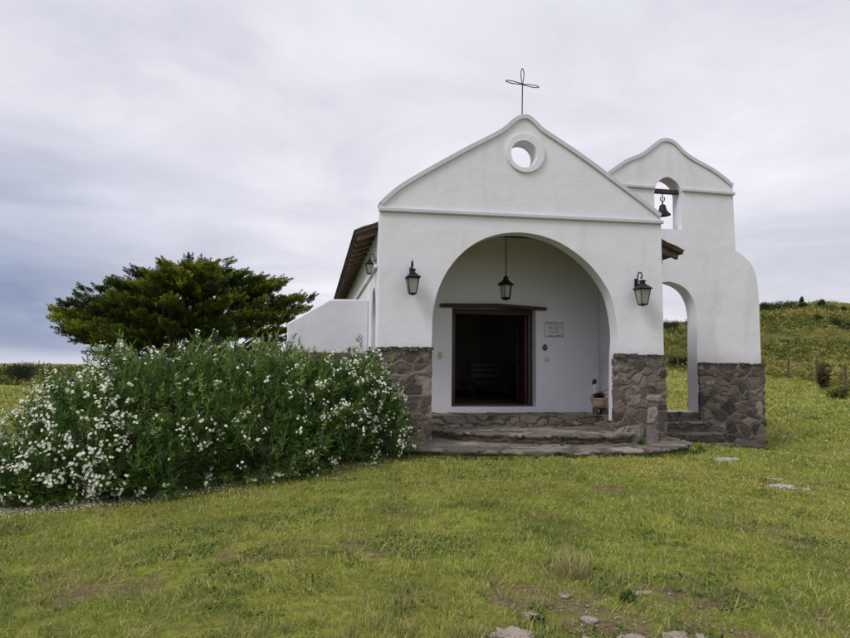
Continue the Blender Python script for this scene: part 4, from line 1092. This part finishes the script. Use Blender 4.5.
# ------------------------------------------------------------------ light, sky, camera
SUN_EL, SUN_AZ = math.radians(46), math.radians(-128)      # high, veiled, from behind the viewer's left shoulder
sd = bpy.data.lights.new('sun', 'SUN'); sd.energy = 1.6; sd.angle = math.radians(22); sd.color = (1, .965, .92)
so = bpy.data.objects.new('sun', sd); COL.objects.link(so)
dirv = Vector((math.sin(SUN_AZ)*math.cos(SUN_EL), math.cos(SUN_AZ)*math.cos(SUN_EL), math.sin(SUN_EL)))
so.rotation_euler = dirv.to_track_quat('Z', 'Y').to_euler(); so.location = dirv*60

w = bpy.data.worlds.new('World'); S.world = w; w.use_nodes = True; nt = w.node_tree
bg = nt.nodes['Background']; bg.inputs['Strength'].default_value = .1
sky = nt.nodes.new('ShaderNodeTexSky'); sky.sky_type = 'NISHITA'; sky.sun_disc = False
sky.sun_elevation = SUN_EL; sky.sun_rotation = SUN_AZ
gen = nt.nodes.new('ShaderNodeTexCoord').outputs['Generated']
sx = nt.nodes.new('ShaderNodeSeparateXYZ'); nt.links.new(gen, sx.inputs[0])
X, Yv, Z = sx.outputs
zz = math_(nt, 'ADD', math_(nt, 'MAXIMUM', Z, 0.0), .16)
cb = nt.nodes.new('ShaderNodeCombineXYZ')
nt.links.new(math_(nt, 'DIVIDE', X, zz), cb.inputs[0]); nt.links.new(math_(nt, 'DIVIDE', Yv, zz), cb.inputs[1])
cv = cb.outputs[0]
n1 = noise(nt, cv, .55, 5, .5, .3); n2 = noise(nt, cv, 1.5, 6, .6, .5)
st = nt.nodes.new('ShaderNodeMapping'); st.inputs['Scale'].default_value = (1.6, 1.6, 8); nt.links.new(gen, st.inputs[0])
n3 = noise(nt, st.outputs[0], 1.6, 5, .55, .3)
K = 10.2
def k_(r, g, b): return (r*K, g*K, b*K)
cloud = ramp(nt, math_(nt, 'ADD', math_(nt, 'MULTIPLY', n1, .55), math_(nt, 'MULTIPLY', n2, .45)), [(.34, (.55, .56, .64)), (.47, (.70, .695, .765)), (.60, (.84, .83, .89))])
# the blue grey shower cloud low on the left
left = math_(nt, 'MULTIPLY', math_(nt, 'ADD', math_(nt, 'MULTIPLY', X, -1.0), math_(nt, 'MULTIPLY', Yv, -.22)), 1.0)
lm = ramp(nt, math_(nt, 'ADD', left, math_(nt, 'MULTIPLY', math_(nt, 'SUBTRACT', n1, .5), .45)), [(.02, (0, 0, 0)), (.34, (1, 1, 1))])
em = ramp(nt, math_(nt, 'ADD', Z, math_(nt, 'MULTIPLY', math_(nt, 'SUBTRACT', n3, .5), .16)), [(.0, (.55,)*3), (.03, (1, 1, 1)), (.13, (.9,)*3), (.34, (0, 0, 0))])
dm = math_(nt, 'MULTIPLY', lm, em)
shower = ramp(nt, n3, [(.35, (.17, .225, .38)), (.62, (.30, .35, .50))])
c = mixc(nt, math_(nt, 'MULTIPLY', dm, .95), cloud, shower)
# streaks near the horizon on the right
rm = math_(nt, 'MULTIPLY', ramp(nt, Z, [(.0, (.2,)*3), (.07, (1, 1, 1)), (.28, (0, 0, 0))]), ramp(nt, n3, [(.42, (1, 1, 1)), (.56, (0, 0, 0))]))
c = mixc(nt, math_(nt, 'MULTIPLY', rm, math_(nt, 'SUBTRACT', .5, math_(nt, 'MULTIPLY', lm, .5))), c, (.50, .50, .585))
hz = ramp(nt, Z, [(-.0, (1, 1, 1)), (.022, (0, 0, 0))])
c = mixc(nt, math_(nt, 'MULTIPLY', hz, .7), c, (.62, .66, .76))
vm = nt.nodes.new('ShaderNodeVectorMath'); vm.operation = 'SCALE'; nt.links.new(c, vm.inputs[0]); vm.inputs['Scale'].default_value = K
c = mixc(nt, .93, sky.outputs[0], vm.outputs[0])
nt.links.new(c, bg.inputs[0])

cam = bpy.data.cameras.new('camera'); cam.sensor_width = 36; cam.lens = 613/850*36; cam.clip_end = 9000; cam.clip_start = .05
co = bpy.data.objects.new('camera', cam); COL.objects.link(co); S.camera = co
p = math.atan(47/613); r = math.radians(.6)
R = Vector((math.cos(r), -math.sin(r)*math.sin(p), math.sin(r)*math.cos(p))); U = Vector((-math.sin(r), -math.cos(r)*math.sin(p), math.cos(r)*math.cos(p)))
Bk = Vector((0, -math.cos(p), -math.sin(p)))
co.matrix_world = Matrix(((R.x, U.x, Bk.x, 0), (R.y, U.y, Bk.y, 0), (R.z, U.z, Bk.z, 1.6), (0, 0, 0, 1)))
S.render.engine = 'CYCLES'
S.render.resolution_x = 1024; S.render.resolution_y = 769
v = S.view_settings; S.display_settings.display_device = 'sRGB'; v.view_transform = 'Standard'; v.look = 'None'; v.exposure = .16; v.gamma = 1; v.use_curve_mapping = False
